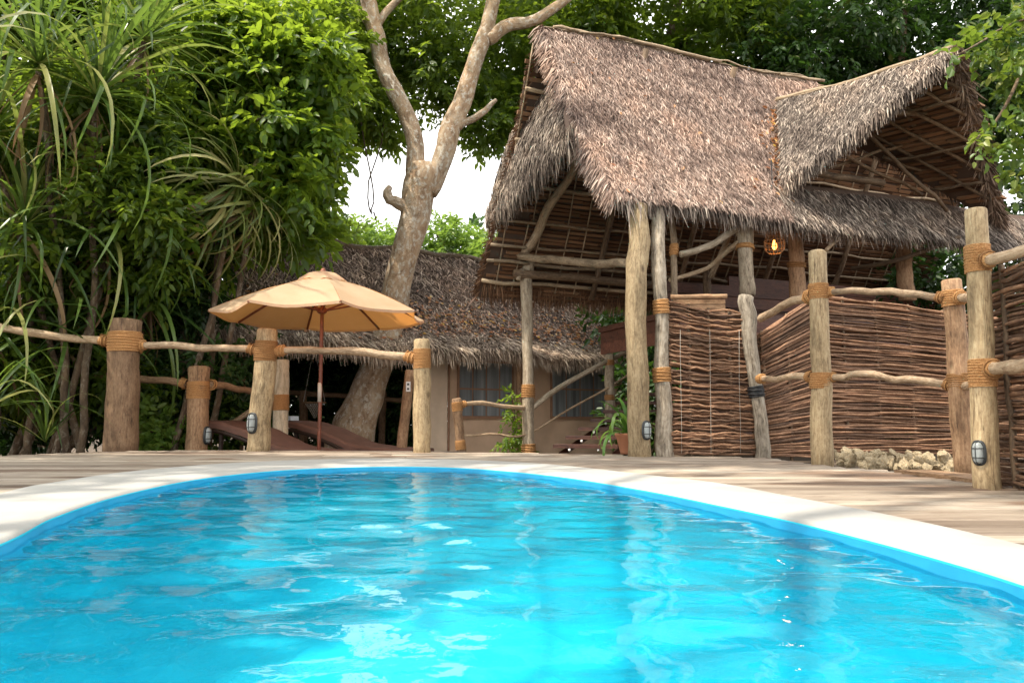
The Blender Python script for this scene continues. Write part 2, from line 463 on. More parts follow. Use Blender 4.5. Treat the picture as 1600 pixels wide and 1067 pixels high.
def water_mat():
    m, nt, b, out = new_mat('pool_water')
    tc = N(nt, 'ShaderNodeTexCoord').outputs['Object']
    n1 = noise(nt, mapping(nt, tc, (1.0, 0.8, 1)), 9, 2, 0.5, 0.6)
    n2 = noise(nt, mapping(nt, tc, (1, 0.9, 1)), 34, 2, 0.5, 0.3)
    h = math_n(nt, 'ADD', n1, math_n(nt, 'MULTIPLY', n2, 0.22))
    bp = N(nt, 'ShaderNodeBump'); bp.inputs['Strength'].default_value = 0.12; bp.inputs['Distance'].default_value = 0.02
    nt.links.new(h, bp.inputs['Height'])
    gl = N(nt, 'ShaderNodeBsdfGlossy'); gl.inputs['Roughness'].default_value = 0.015
    nt.links.new(bp.outputs['Normal'], gl.inputs['Normal'])
    tr = N(nt, 'ShaderNodeBsdfTransparent'); tr.inputs['Color'].default_value = (0.72, 0.97, 1.0, 1)
    rf = N(nt, 'ShaderNodeBsdfRefraction'); rf.inputs['IOR'].default_value = 1.33; rf.inputs['Color'].default_value = (0.72, 0.97, 1.0, 1)
    rf.inputs['Roughness'].default_value = 0.02
    nt.links.new(bp.outputs['Normal'], rf.inputs['Normal'])
    mt = N(nt, 'ShaderNodeMixShader'); mt.inputs[0].default_value = 0.45
    nt.links.new(tr.outputs[0], mt.inputs[1]); nt.links.new(rf.outputs[0], mt.inputs[2])
    fr = N(nt, 'ShaderNodeFresnel'); fr.inputs['IOR'].default_value = 1.38
    nt.links.new(bp.outputs['Normal'], fr.inputs['Normal'])
    mx = N(nt, 'ShaderNodeMixShader')
    nt.links.new(fr.outputs[0], mx.inputs[0])
    nt.links.new(mt.outputs[0], mx.inputs[1]); nt.links.new(gl.outputs[0], mx.inputs[2])
    nt.links.new(mx.outputs[0], out.inputs['Surface'])
    return m
M['water'] = water_mat()

# ================================================================== SETTING
# ---- pool outline
inner_px = [(0, 850), (90, 806), (200, 771), (320, 747), (450, 734), (590, 729), (720, 731), (860, 743), (1000, 765), (1120, 789), (1240, 815), (1360, 845), (1480, 878), (1600, 915)]
outer_px = [(0, 774), (90, 755), (200, 739), (320, 728), (450, 721), (590, 718), (720, 720), (860, 727.5), (1000, 752 - 9), (1120, 757), (1240, 780), (1360, 803), (1480, 829), (1600, 858)]
inn = np.array([G(*p)[:2] for p in inner_px]); outp = np.array([G(*p)[:2] for p in outer_px])
back = np.array([(0.93, 0.9), (0.9, 0.3), (0.8, -0.3), (0.5, -0.85), (0.0, -1.05), (-0.45, -0.85), (-0.75, -0.35), (-0.88, 0.25), (-1.02, 0.95)])
bo = back + nrmz(back - np.array((-0.25, 0.8))) * 0.32
def closed(P, n):
    P = np.vstack([P, P[:3]]); q = spline(P, n * 1 + 1)
    return q
def close_curve(P, n):
    k = len(P); Q = np.vstack([P[-2:], P, P[:3]])
    full = spline(Q, (k + 4) * 12 + 1)
    seg = full[24: 24 + k * 12]
    return seg                     # inner and outer curves stay paired point by point
IN = close_curve(np.vstack([inn, back]), 220)
# outer edge: radial partner of each inner point
from math import atan2
OUTC = close_curve(np.vstack([outp, bo]), 220)
def inside(P, poly):
    x, y = P[..., 0], P[..., 1]
    r = np.zeros(x.shape, bool); j = len(poly) - 1
    for i in range(len(poly)):
        xi, yi = poly[i]; xj, yj = poly[j]
        c = ((yi > y) != (yj > y)) & (x < (xj - xi) * (y - yi) / (yj - yi + 1e-12) + xi)
        r ^= c; j = i
    return r

# ---- ground
def gz(x, y):
    """ground height: low garden behind the deck on the left, level with the deck on the right"""
    a = np.clip((x - 1.6) / 1.0, 0, 1); a = a * a * (3 - 2 * a)
    return -0.42 * (1 - a) - 0.07 * a - 0.15 * np.clip((y - 12) / 10, 0, 1)
gx = np.r_[np.linspace(-160, -13, 22), np.linspace(-12, 12, 97), np.linspace(13, 160, 22)]
gy = np.r_[np.linspace(-60, -7, 10), np.linspace(-6, 20, 105), np.linspace(21, 240, 24)]
GX, GY = np.meshgrid(gx, gy, indexing='ij')
GZ = gz(GX, GY) + 0.02 * np.sin(GX * 3.1 + GY) * np.cos(GY * 2.3)
V = np.stack([GX, GY, GZ], -1).reshape(-1, 3)
ny = len(gy); I, J = np.meshgrid(np.arange(len(gx) - 1), np.arange(ny - 1), indexing='ij')
I, J = I.ravel(), J.ravel()
Fq = np.stack([I * ny + J, (I + 1) * ny + J, (I + 1) * ny + J + 1, I * ny + J + 1], 1)
keep = np.ones(len(Fq), bool)
for k in range(4):
    keep &= ~inside(V[Fq[:, k]][:, :2], OUTC)
structure(mesh_obj('ground', V, Fq[keep], M['soil'], smooth=True))

# ---- pool basin, coping, water
def ring_mesh(loops, mat, name, parent=None, smooth=True):
    n = len(loops[0]); V = np.vstack(loops); Fc = []
    for a in range(len(loops) - 1):
        for i in range(n):
            j = (i + 1) % n
            Fc.append((a * n + i, a * n + j, (a + 1) * n + j, (a + 1) * n + i))
    return V, Fc
zc = lambda P, z: np.c_[P, np.full(len(P), z)]
cen = IN.mean(0)
V, Fc = ring_mesh([zc(IN, 0.0), zc(IN, -0.25), zc(cen + (IN - cen) * 0.97, -0.85), zc(cen + (IN - cen) * 0.9, -1.0)], None, '')
n = len(IN); Fc.append(tuple(range(3 * n, 4 * n)))
basin = structure(mesh_obj('pool_basin', V, Fc, M['paint'], smooth=False))
# coping sits 12 mm proud of the boards with a soft nose
mid = lambda t: IN * (1 - t) + OUTC * t
V, Fc = ring_mesh([zc(IN, -0.015), zc(mid(0.015), 0.004), zc(mid(0.05), 0.012), zc(mid(0.5), 0.013), zc(mid(0.97), 0.012), zc(mid(1.0), 0.006), zc(mid(1.0), -0.12)], None, '')
mesh_obj('coping', V, Fc, M['coping'], parent=basin, smooth=True)
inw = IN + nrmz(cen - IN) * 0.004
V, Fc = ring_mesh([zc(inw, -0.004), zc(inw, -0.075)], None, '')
mesh_obj('coping_shade_band', V, Fc, M['shade_band'], parent=basin, smooth=True)
# a bench step along the far right wall, under water
wz = -0.026
x0, y0 = IN.min(0); x1, y1 = IN.max(0)
ys = np.linspace(y0, y1, 420); xs = np.linspace(x0, x1, 130)
# water grid: each row spans the pool's width
rows = []
for y in ys:
    xx = []
    for i in range(n):
        a, b_ = IN[i], IN[(i + 1) % n]
        if (a[1] - y) * (b_[1] - y) <= 0 and a[1] != b_[1]:
            xx.append(a[0] + (b_[0] - a[0]) * (y - a[1]) / (b_[1] - a[1]))
    if len(xx) >= 2: rows.append((y, min(xx), max(xx)))
nc = 150
WV = np.array([[(a + (b_ - a) * k / (nc - 1), y, 0) for k in range(nc)] for (y, a, b_) in rows])
X, Y = WV[..., 0], WV[..., 1]
Z = np.zeros_like(X)
rw = np.random.default_rng(5)
for k in range(44):
    lam = 10 ** rw.uniform(-1.15, -0.2)
    th = rw.normal(PI / 2, 0.75)
    amp = 0.0022 * lam ** 1.05
    Z += amp * np.sin(2 * PI / lam * (X * math.cos(th) + Y * math.sin(th)) + rw.uniform(0, 6.28) + 0.6 * np.sin(1.7 * X + 1.1 * Y + k))
WV[..., 2] = wz + Z
nr = len(rows)
I, J = np.meshgrid(np.arange(nr - 1), np.arange(nc - 1), indexing='ij'); I, J = I.ravel(), J.ravel()
Fq = np.stack([I * nc + J, I * nc + J + 1, (I + 1) * nc + J + 1, (I + 1) * nc + J], 1)
structure(mesh_obj('water', WV.reshape(-1, 3), Fq, M['water'], smooth=True))

# ---- deck of boards
far_px = [(0, 712), (160, 705), (300, 703.5), (420, 703.5), (560, 704), (700, 705), (850, 707.5), (960, 710), (1060, 713), (1190, 714), (1300, 728.5), (1430, 737), (1520, 752)]
FAR = np.array([G(*p)[:2] for p in far_px])
FAR = np.vstack([(-9.0, 6.6), FAR, (2.42, 3.1), (2.9, 1.0), (3.0, -2.6)])
deck_poly = np.vstack([FAR, (3.0, -3.0), (-9.0, -3.0)])
def spans(poly, y):
    xs = []
    m = len(poly)
    for i in range(m):
        a, b_ = poly[i], poly[(i + 1) % m]
        if (a[1] > y) != (b_[1] > y):
            xs.append(a[0] + (b_[0] - a[0]) * (y - a[1]) / (b_[1] - a[1]))
    xs.sort()
    return list(zip(xs[0::2], xs[1::2]))
HOLE = mid(0.8)
deck = structure(thing('deck', 'weathered board deck round the pool', 'deck', (0, 0, 0)))
del deck['label'], deck['category']
y = -2.95; pw = 0.155
while y < 8.6:
    w = pw * random.uniform(0.94, 1.06)
    ya, yb = y + 0.012, y + w - 0.012
    ym = (ya + yb) / 2
    pieces = []
    for a, b_ in spans(deck_poly, ym):
        seg = [(a, b_)]
        for h0, h1 in spans(HOLE, ym):
            ns = []
            for p, q in seg:
                if h1 <= p or h0 >= q: ns.append((p, q))
                else:
                    if h0 - p > 0.05: ns.append((p, h0))
                    if q - h1 > 0.05: ns.append((h1, q))
            seg = ns
        pieces += seg
    for p, q in pieces:
        cut = [p]
        j = p + random.uniform(1.6, 4.2)
        while j < q - 0.8:
            cut.append(j); j += random.uniform(2.6, 4.0)
        cut.append(q)
        for a, b_ in zip(cut[:-1], cut[1:]):
            mb = MB()
            dz = random.uniform(-0.004, 0.003); tl = random.uniform(-0.003, 0.003)
            prof = [(ya, -0.06), (ya, -0.016), (ya + 0.018, 0), (yb - 0.018, 0), (yb, -0.016), (yb, -0.06)]
            o1, o2 = random.uniform(0, 50), random.uniform(0, 50)
            nn = 2
            V, gv = [], []
            for xx in (a + 0.002, b_ - 0.002):
                for (py_, pz_) in prof:
                    V.append((xx, py_, pz_ + dz + (tl if py_ > ym else -tl))); gv.append((py_ - ya + o1, pz_ + o2, xx))
            Fc = [(k, k + 1, k + 7, k + 6) for k in range(5)] + [(0, 6, 11, 5), (5, 4, 3, 2, 1, 0), (6, 7, 8, 9, 10, 11)]
            mb.add(V, Fc, gv)
            mb.build('plank', M['plank'], deck)
    y += w
# joists / fascia below the boards
mb = MB()
for i in range(len(FAR) - 2):
    a, b_ = FAR[i], FAR[i + 1]
    dd = np.append(nrmz(b_ - a), 0); nn = np.array((-dd[1], dd[0], 0))
    c = np.append((a + b_) / 2, -0.16) - nn * 0.05
    mb.box(c, (np.linalg.norm(b_ - a) / 2 - 0.004, 0.018, 0.09), (dd, nn, A3(0, 0, 1)))
mb.build('fascia', M['log_brown'], deck)
# lower lounge deck behind
low = structure(thing('lounge_deck', 'x', 'deck', (0, 0, -0.4))); del low['label'], low['category']
yy = 8.75
while yy < 12.6:
    mb = MB(); mb.box((-2.6, yy + 0.06, -0.385), (2.6, 0.056, 0.015)); mb.build('plank', M['plank'], low); yy += 0.12

# ================================================================== ROPES, POSTS, RAILS
def rope_wrap(c0, c1, r, parent, turns=None, rr=0.008, name='rope_binding', mat=None, r1=None):
    """coil of rope round the axis c0-c1"""
    c0, c1 = np.asarray(c0, float), np.asarray(c1, float)
    L = np.linalg.norm(c1 - c0); t = (c1 - c0) / L
    turns = turns or max(2, int(L / (rr * 1.75)))
    ref = A3(0, 0, 1) if abs(t[2]) < 0.8 else A3(0, 1, 0)
    x = nrmz(np.cross(ref, t)); y_ = np.cross(t, x)
    k = 18
    q = np.arange(turns * k + 1)
    a = q / k * 2 * PI
    r1 = r if r1 is None else r1
    rad = r + (r1 - r) * q / q[-1] + RNG.normal(0, 0.0012, len(q)) + rr * 0.35
    P = c0 + t * (L * q / q[-1])[:, None] + (x * np.cos(a)[:, None] + y_ * np.sin(a)[:, None]) * rad[:, None]
    mb = MB(); mb.tube(P, rr, 5)
    # second, sparser layer crossing over the first
    q2 = np.arange(int(turns * 0.35) * k + 1)
    if len(q2) > k:
        a2 = -q2 / k * 2 * PI + 1.0
        P2 = c0 + t * (L * (0.15 + 0.7 * q2 / q2[-1]))[:, None] + (x * np.cos(a2)[:, None] + y_ * np.sin(a2)[:, None]) * (r + rr * 1.3)
        mb.tube(P2, rr * 0.9, 5)
    return mb.build(name, mat or M['rope'], parent, True)
def log_post(parent, base, top, r0, r1, mat, bands=(), name='post', amp=0.0045, sides=18, bev=0.015, wob=0.04, bandw=0.14):
    P = line(base, top, 12, amp)
    rad = np.linspace(r0, r1, 12) * (1 + RNG.normal(0, 0.018, 12))
    mb = MB(); mb.tube(P, rad, sides, wob, bev=bev)
    o = mb.build(name, mat, parent, True)
    b, t = np.asarray(base, float), np.asarray(top, float)
    for f in bands:
        h = bandw / np.linalg.norm(t - b) / 2
        r = r0 + (r1 - r0) * f
        rope_wrap(b + (t - b) * (f - h), b + (t - b) * (f + h), r * 1.03, o, rr=min(0.0075, max(0.0035, r * 0.05)))
    return o
def rail(parent, pts, r, mat=None, name='rail', wrap=(True, True), amp=0.006, n=14, r1=None, wl=0.12):
    P = wiggle(spline(pts, n), amp)
    rad = np.linspace(r, r1 or r, n) * (1 + RNG.normal(0, 0.05, n))
    mb = MB(); mb.tube(P, rad, 10, 0.06, bev=r * 0.3)
    o = mb.build(name, mat or M['rail'], parent, True)
    L = np.linalg.norm(P[-1] - P[0])
    if wrap[0]:
        e = P[0] + (P[1] - P[0]) * min(1, wl / np.linalg.norm(P[1] - P[0])); rope_wrap(P[0], e, r * 1.25, o, rr=max(0.004, r * 0.2), r1=r * 1.0)
    if wrap[1]:
        e = P[-1] + (P[-2] - P[-1]) * min(1, wl / np.linalg.norm(P[-2] - P[-1])); rope_wrap(P[-1], e, r * 1.25, o, rr=max(0.004, r * 0.2), r1=r * 1.0)
    return o

# ---- left rail fence: three log posts on the deck edge
d1, d2, d3 = G(188, 703.5)[1], G(403, 704.5)[1], G(660, 707)[1]
fence = thing('log_rail_fence', 'rope-bound log rail fence with three stout posts along the far left deck edge', 'fence', G(403, 704.5))
p1b, p1t = G(188, 703.5), W(197, 500, d1)
p2b, p2t = G(403, 704.5), W(418, 514, d2)
p3b, p3t = G(660, 707), W(659, 530, d3)
log_post(fence, p1b - A3(0, 0, .05), p1t, 0.176, 0.165, M['log_brown'], (0.83,), bandw=0.22)
log_post(fence, p2b - A3(0, 0, .05), p2t, 0.122, 0.108, M['log'], (0.82,), bandw=0.22)
log_post(fence, p3b - A3(0, 0, .05), p3t, 0.092, 0.082, M['log'], (0.83,), bandw=0.20)
rail(fence, [W(-260, 478, d1 - .7), W(-60, 502, d1 - .2), W(70, 523, d1), W(172, 533, d1)], 0.045, n=18, wrap=(False, True))
rail(fence, [W(212, 540, d1), W(275, 540, (d1 + d2) / 2), W(330, 543, d2), W(404, 547, d2)], 0.04)
rail(fence, [W(432, 549, d2), W(490, 547, d2 - .1), W(570, 551, d3 + .1), W(650, 560, d3)], 0.04)

# ---- lower fence on the lounge deck
lf = thing('log_rail_fence', 'lower rope-bound fence with a short brown post and a pale post behind the loungers', 'fence', W(308, 700, 9.0))
log_post(lf, W(306, 760, 9.0), W(311, 573, 9.0), 0.125, 0.118, M['log_brown'], (0.80,), bandw=0.2)
log_post(lf, W(436, 740, 9.9), W(440, 562, 9.9), 0.1, 0.095, M['log_pale'], (0.62,), bandw=0.2)
rail(lf, [W(150, 585, 9.4), W(216, 592, 9.3), W(255, 594, 9.1), W(292, 600, 9.0)], 0.042, M['log_brown'], wrap=(False, True))
rail(lf, [W(328, 600, 9.0), W(360, 605, 9.3), W(395, 612, 9.6), W(432, 622, 9.9)], 0.042, M['log_brown'])
rail(lf, [W(340, 672, 9.9), W(400, 640, 9.9), W(434, 628, 9.9)], 0.035, M['rail'], wrap=(False, False), n=8)
ff = thing('log_rail_fence', 'thin dark far rail under the thatch behind the parasol pole', 'fence', W(470, 700, 13.2))
rail(ff, [W(452, 613, 13.2), W(520, 617, 13.2), W(600, 623, 13.4), W(672, 627, 13.4)], 0.045, M['log_brown'], wrap=(False, False))
log_post(ff, W(474, 730, 13.2), W(474, 610, 13.2), 0.07, 0.065, M['log_brown'], ())
log_post(ff, W(596, 730, 13.4), W(598, 612, 13.4), 0.06, 0.06, M['log_brown'], ())

# ---- stair railing
sr = thing('stair_railing', 'thin rope-tied pole railing climbing the dark steps to the hut', 'railing', W(722, 703, 8.6))
log_post(sr, W(723, 735, 8.6), W(713, 622, 8.6), 0.052, 0.056, M['log_brown'], (0.88, 0.35), bandw=0.1)
log_post(sr, W(953, 690, 9.75), W(952, 553, 9.75), 0.062, 0.058, M['log_grey'], (0.9, 0.5), bandw=0.07)
rail(sr, [W(716, 632, 8.6), W(760, 631, 8.8), W(820, 637, 9.05)], 0.026, n=8, wrap=(True, False))
rail(sr, [W(829, 640, 9.1), W(880, 603, 9.35), W(945, 567, 9.7), W(985, 545, 9.9), W(1030, 515, 10.1)], 0.03, M['log_grey'], wrap=(False, False))
rail(sr, [W(720, 680, 8.6), W(770, 678, 8.8), W(820, 679, 9.05), W(880, 645, 9.35), W(950, 606, 9.7), W(1010, 565, 10.1)], 0.013, M['rail'], wrap=(False, False), n=18, amp=0.003)

# ---- leaning brown post with a white socket
lp = thing('utility_post', 'leaning reddish post with a white socket box beside the big tree', 'post', W(625, 705, 10.2))
log_post(lp, W(624, 735, 10.2), W(641, 578, 10.2), 0.075, 0.065, M['log_brown'], ())
mb = MB(); c = W(638, 604, 10.12); mb.box(c, (0.028, 0.02, 0.065)); so = mb.build('socket_box', M['white_plastic'], lp)
mb = MB(); mb.box(c + A3(0, -0.022, 0.03), (0.014, 0.003, 0.014)); mb.box(c + A3(0, -0.022, -0.03), (0.014, 0.003, 0.014)); mb.build('switch', M['lamp_black'], so)

# ---- bulkhead lamps
def bulkhead(center, facing, hh, label):
    """oval caged lamp, hh = half height"""
    c = np.asarray(center, float); f = nrmz(facing); up = A3(0, 0, 1); sd = np.cross(up, f)
    t = thing('bulkhead_lamp', label, 'lamp', c, 'caged bulkhead lamps on the posts')
    hw = hh * 0.54
    def oval(k, sx, sz, off):
        a = 2 * PI * k / 24
        ca, sa = math.cos(a), math.sin(a)
        # stadium-like oval
        e = 0.75
        x = math.copysign(abs(ca) ** e, ca) * sx; z = math.copysign(abs(sa) ** e, sa) * sz
        return c + sd * x + up * z + f * off
    V = []; layers = [(1.08, 0.0), (1.08, 0.30), (0.86, 0.42), (0.80, 0.22)]
    for s_, off in layers: V += [oval(k, hw * s_, hh * (1 - (1 - s_) * 0.6), off * hw) for k in range(24)]
    Fc = [(a * 24 + k, a * 24 + (k + 1) % 24, (a + 1) * 24 + (k + 1) % 24, (a + 1) * 24 + k) for a in range(3) for k in range(24)]
    MB().add(V, Fc + [tuple(range(24))]).build('base_ring', M['lamp_black'], t, True)
    V = []; 
    L5 = [(0.80, 0.2), (0.76, 0.55), (0.64, 0.85), (0.42, 1.0), (0.15, 1.06)]
    for s_, off in L5: V += [oval(k, hw * s_, hh * (1 - (1 - s_) * 0.55), off * hw) for k in range(24)]
    Fc = [(a * 24 + k, a * 24 + (k + 1) % 24, (a + 1) * 24 + (k + 1) % 24, (a + 1) * 24 + k) for a in range(4) for k in range(24)] + [tuple(range(96, 120))]
    MB().add(V, Fc).build('glass_dome', M['glass'], t, True)
    mb = MB()
    wr = hw * 0.075
    for q in (-0.38, 0.38):
        a = np.linspace(0, PI, 9)
        mb.tube([c + sd * math.cos(x) * hw * 0.92 + up * q * hh + f * (0.15 + math.sin(x) * 1.0) * hw for x in a], wr, 6)
    a = np.linspace(0, PI, 11)
    mb.tube([c + up * math.cos(x) * hh * 0.96 + f * (0.15 + math.sin(x) ** 0.6 * 1.0) * hw for x in a], wr, 6)
    mb.build('wire_cage', M['lamp_black'], t, True)
def lamp_on(px, py, post_px, d, r, hh, label):
    ax = W(post_px, py, d)
    c = W(px, py, d)
    off = float(np.clip((c[0] - ax[0]) / r, -0.97, 0.97))
    f = A3(off, -math.sqrt(1 - off * off), 0)
    bulkhead(ax + f * r * 0.98, f, hh, label)
lamp_on(400, 661, 406.5, d2, 0.12, 0.108, 'black caged bulkhead lamp on the middle post of the left fence')
lamp_on(325, 680, 308, 9.0, 0.125, 0.10, 'dim caged bulkhead lamp on the right side of the short brown post')

# ================================================================== PARASOL
UD = 9.0
uc = W(503, 493, UD)
um = thing('parasol', 'orange-beige octagonal parasol shading the two brown loungers', 'parasol', A3(uc[0], UD, -0.37))
R, zr = 1.25, uc[2]
apex = A3(uc[0], UD, W(503, 432, UD)[2])
ang = [PI / 8 + k * PI / 4 for k in range(8)]
rimp = [A3(uc[0] + R * math.cos(a), UD + R * math.sin(a), zr) for a in ang]
for k in range(8):
    a, b_ = rimp[k], rimp[(k + 1) % 8]
    V, Fc = [], []
    nu, nv = 8, 10
    for j in range(nv + 1):
        t = 0.10 + 0.90 * j / nv
        for i in range(nu + 1):
            u = i / nu
            e = a * (1 - u) + b_ * u
            p = apex + (e - apex) * t
            p[2] += -0.06 * math.sin(PI * u) * t * t * 0.7 + 0.05 * math.sin(PI * t) 
            q = apex - p; q[2] = 0
            p += q * 0.045 * math.sin(PI * u) * t * t          # hem scallops in between ribs
            p[2] += 0.006 * math.sin(9 * u + 3 * t + k) * t
            V.append(p)
    for j in range(nv):
        for i in range(nu):
            Fc.append((j * (nu + 1) + i, j * (nu + 1) + i + 1, (j + 1) * (nu + 1) + i + 1, (j + 1) * (nu + 1) + i))
    cp = mesh_obj('canopy_panel', V, Fc, M['umb'], um, True)
    V2 = []
    for i in range(nu + 1):
        p = V[nv * (nu + 1) + i]; out_ = nrmz(p - A3(uc[0], UD, p[2]))
        V2 += [p + A3(0, 0, .002), p + out_ * 0.004 + A3(0, 0, -0.028)]
    mesh_obj('hem', V2, [(2 * i, 2 * i + 2, 2 * i + 3, 2 * i + 1) for i in range(nu)], M['umb'], cp, True)
    # rib and strut
    mb = MB(); A_ = apex + (a - apex) * 0.04 + A3(0, 0, -0.035); B_ = a + A3(0, 0, -0.02)
    mid_ = (A_ + B_) / 2 + A3(0, 0, 0.045)
    mb.tube(spline([A_, mid_, B_], 9), 0.014, 6); rb = mb.build('rib', M['umb_wood'], um)
    mb = MB(); hub = A3(uc[0], UD, zr + 0.06)
    mb.tube([hub + nrmz(A3(math.cos(ang[k]), math.sin(ang[k]), 0)) * 0.05, mid_ + (B_ - A_) * 0.02 + A3(0, 0, -0.015)], 0.011, 6); mb.build('strut', M['umb_wood'], rb)
# vent cap, finial
V, Fc = [], []
for j, (rr_, zz) in enumerate([(0.03, 0.06), (0.16, 0.035), (0.27, -0.035), (0.29, -0.06)]):
    for k in range(24):
        a = 2 * PI * k / 24; rk = rr_ * (1 + 0.05 * math.cos(8 * (a - PI / 8)))
        V.append(apex + A3(rk * math.cos(a), rk * math.sin(a), zz - 0.012 * j * (1 - math.cos(8 * (a - PI / 8))) / 2))
for j in range(3):
    for k in range(24): Fc.append((j * 24 + k, j * 24 + (k + 1) % 24, (j + 1) * 24 + (k + 1) % 24, (j + 1) * 24 + k))
Fc.append(tuple(range(23, -1, -1)))
mesh_obj('vent_cap', V, Fc, M['umb'], um, True)
mb = MB(); mb.tube([apex + A3(0, 0, .04), apex + A3(0, 0, .065), apex + A3(0, 0, .085), apex + A3(0, 0, .1)], [0.03, 0.036, 0.028, 0.008], 12); mb.build('finial', M['umb_wood'], um, True)
pb = W(498, 720, UD)
mb = MB(); mb.tube(line(A3(pb[0], UD, -0.38), A3(uc[0], UD, apex[2]), 6), 0.022, 12); pl = mb.build('pole', M['umb_wood'], um, True)
mb = MB(); q0 = W(500, 598, UD); q1 = W(499.5, 628, UD); mb.tube([q0, q1], 0.026, 12); mb.build('collar', M['wire'], pl, True)
mb = MB(); hb = A3(uc[0], UD, zr + 0.06); mb.tube([hb - A3(0, 0, .04), hb - A3(0, 0, .02), hb + A3(0, 0, .03)], [0.035, 0.06, 0.05], 12); mb.build('hub', M['umb_wood'], um, True)
mb = MB(); mb.tube([A3(pb[0], UD, -0.372), A3(pb[0], UD, -0.31), A3(pb[0], UD, -0.28)], [0.26, 0.25, 0.06], 24); mb.build('base', M['dark_frame'], um, True)

# ================================================================== LOUNGERS
def lounger(head, foot, label, towel=False):
    h, f_ = np.asarray(head, float), np.asarray(foot, float)
    ax = nrmz(f_ - h) * A3(1, 1, 0); ax = nrmz(ax); sd = np.cross(A3(0, 0, 1), ax); L = np.linalg.norm((f_ - h)[:2])
    t = thing('sun_lounger', label, 'lounger', A3((h[0] + f_[0]) / 2, (h[1] + f_[1]) / 2, -0.37), 'sun loungers on the lower deck')
    prof = [(0.0, .70), (.08, .69), (.18, .655), (.30, .59), (.42, .50), (.52, .42), (.62, .375), (.8, .35), (1.0, .335)]
    S = np.linspace(0, 1, 26); Zp = np.interp(S, [p[0] for p in prof], [p[1] for p in prof]) - 0.37
    def slab(th, hw, zoff, name, mat, s0=0, s1=1):
        V, Fc = [], []
        k = 0
        cs = [(-1, -1), (-1, -.35), (-.93, 0), (.93, 0), (1, -.35), (1, -1)]
        for s_, z_ in zip(S, Zp):
            if s_ < s0 or s_ > s1: continue
            endr = 1 - 0.25 * max(0, 1 - min(s_, 1 - s_) / 0.04)
            for (cx, cz) in cs:
                p = h * A3(1, 1, 0) + ax * s_ * L + sd * cx * hw; p[2] = z_ + zoff + cz * th * endr + 0.004 * math.sin(s_ * 37 + cx * 3)
                V.append(p)
            k += 1
        for i in range(k - 1):
            for j in range(5): Fc.append((i * 6 + j, i * 6 + j + 1, (i + 1) * 6 + j + 1, (i + 1) * 6 + j))
            Fc.append((i * 6 + 5, i * 6, (i + 1) * 6, (i + 1) * 6 + 5))
        Fc += [(5, 4, 3, 2, 1, 0), tuple((k - 1) * 6 + j for j in range(6))]
        return mesh_obj(name, V, Fc, mat, t, False)
    slab(0.085, 0.34, 0, 'cushion', M['cushion'])
    mb = MB()
    for sg in (-1, 1):
        P = [h * A3(1, 1, 0) + ax * s_ * L + sd * sg * 0.33 + A3(0, 0, z_ - 0.115) for s_, z_ in zip(S, Zp)]
        mb.tube(P, 0.025, 6)
    mb.build('frame', M['dark_frame'], t)
    for s_, sg in ((.12, -1), (.12, 1), (.9, -1), (.9, 1)):
        p = h * A3(1, 1, 0) + ax * s_ * L + sd * sg * 0.3
        mb = MB(); mb.tube([p + A3(0, 0, -.37), p + A3(0, 0, float(np.interp(s_, S, Zp)) - .1)], 0.028, 6); mb.build('leg', M['dark_frame'], t)
    if towel:
        mb = MB(); c = h * A3(1, 1, 0) + ax * 0.03 - sd * 0.2
        tw = thing('towel', 'small folded pale towel at the head of the far lounger', 'towel', c + A3(0, 0, Zp[0]))
        for q in range(3): mb.box(c + A3(0, 0, Zp[0] + 0.012 + q * 0.02), (0.1, 0.09, 0.009), (ax, sd, A3(0, 0, 1)))
        mb.build('fold', M['towel'], tw)
lounger(W(348, 660, 9.55), W(560, 700, 8.95), 'brown cushioned lounger nearest the pool, head end by the short brown post')
lounger(W(462, 660, 10.7), W(660, 700, 10.0), 'brown cushioned lounger farther back, beside the big leaning trunk', True)
# fringed cloth seat on its stand
fc_ = thing('hanging_seat', 'small dark macrame seat with pale fringe hanging behind the loungers', 'hammock', W(490, 700, 12.6))
V, Fc = [], []
a, b_, c = W(476, 629, 12.6), W(506, 629, 12.6), W(492, 654, 12.5)
mb = MB()
for i in range(9):
    for j in range(9 - i):
        u, v = i / 9, j / 9
        for (p, q) in (((u, v), (u + 1 / 9, v)), ((u, v), (u, v + 1 / 9)), ((u + 1 / 9, v), (u, v + 1 / 9))):
            mb.tube([a + (b_ - a) * p[0] + (c - a) * p[1], a + (b_ - a) * q[0] + (c - a) * q[1]], 0.004, 4, caps=False)
mb.build('net', M['wire'], fc_)
mb = MB(); mb.tube(line(W(472, 629, 12.6), W(510, 629, 12.6), 4), 0.016, 8); mb.build('spreader_bar', M['log_brown'], fc_)
mb = MB()
for px in (474, 508): mb.tube(line(W(px, 629, 12.6), W(491, 540, 12.6), 4), 0.006, 5)
mb.build('cord', M['wire'], fc_)

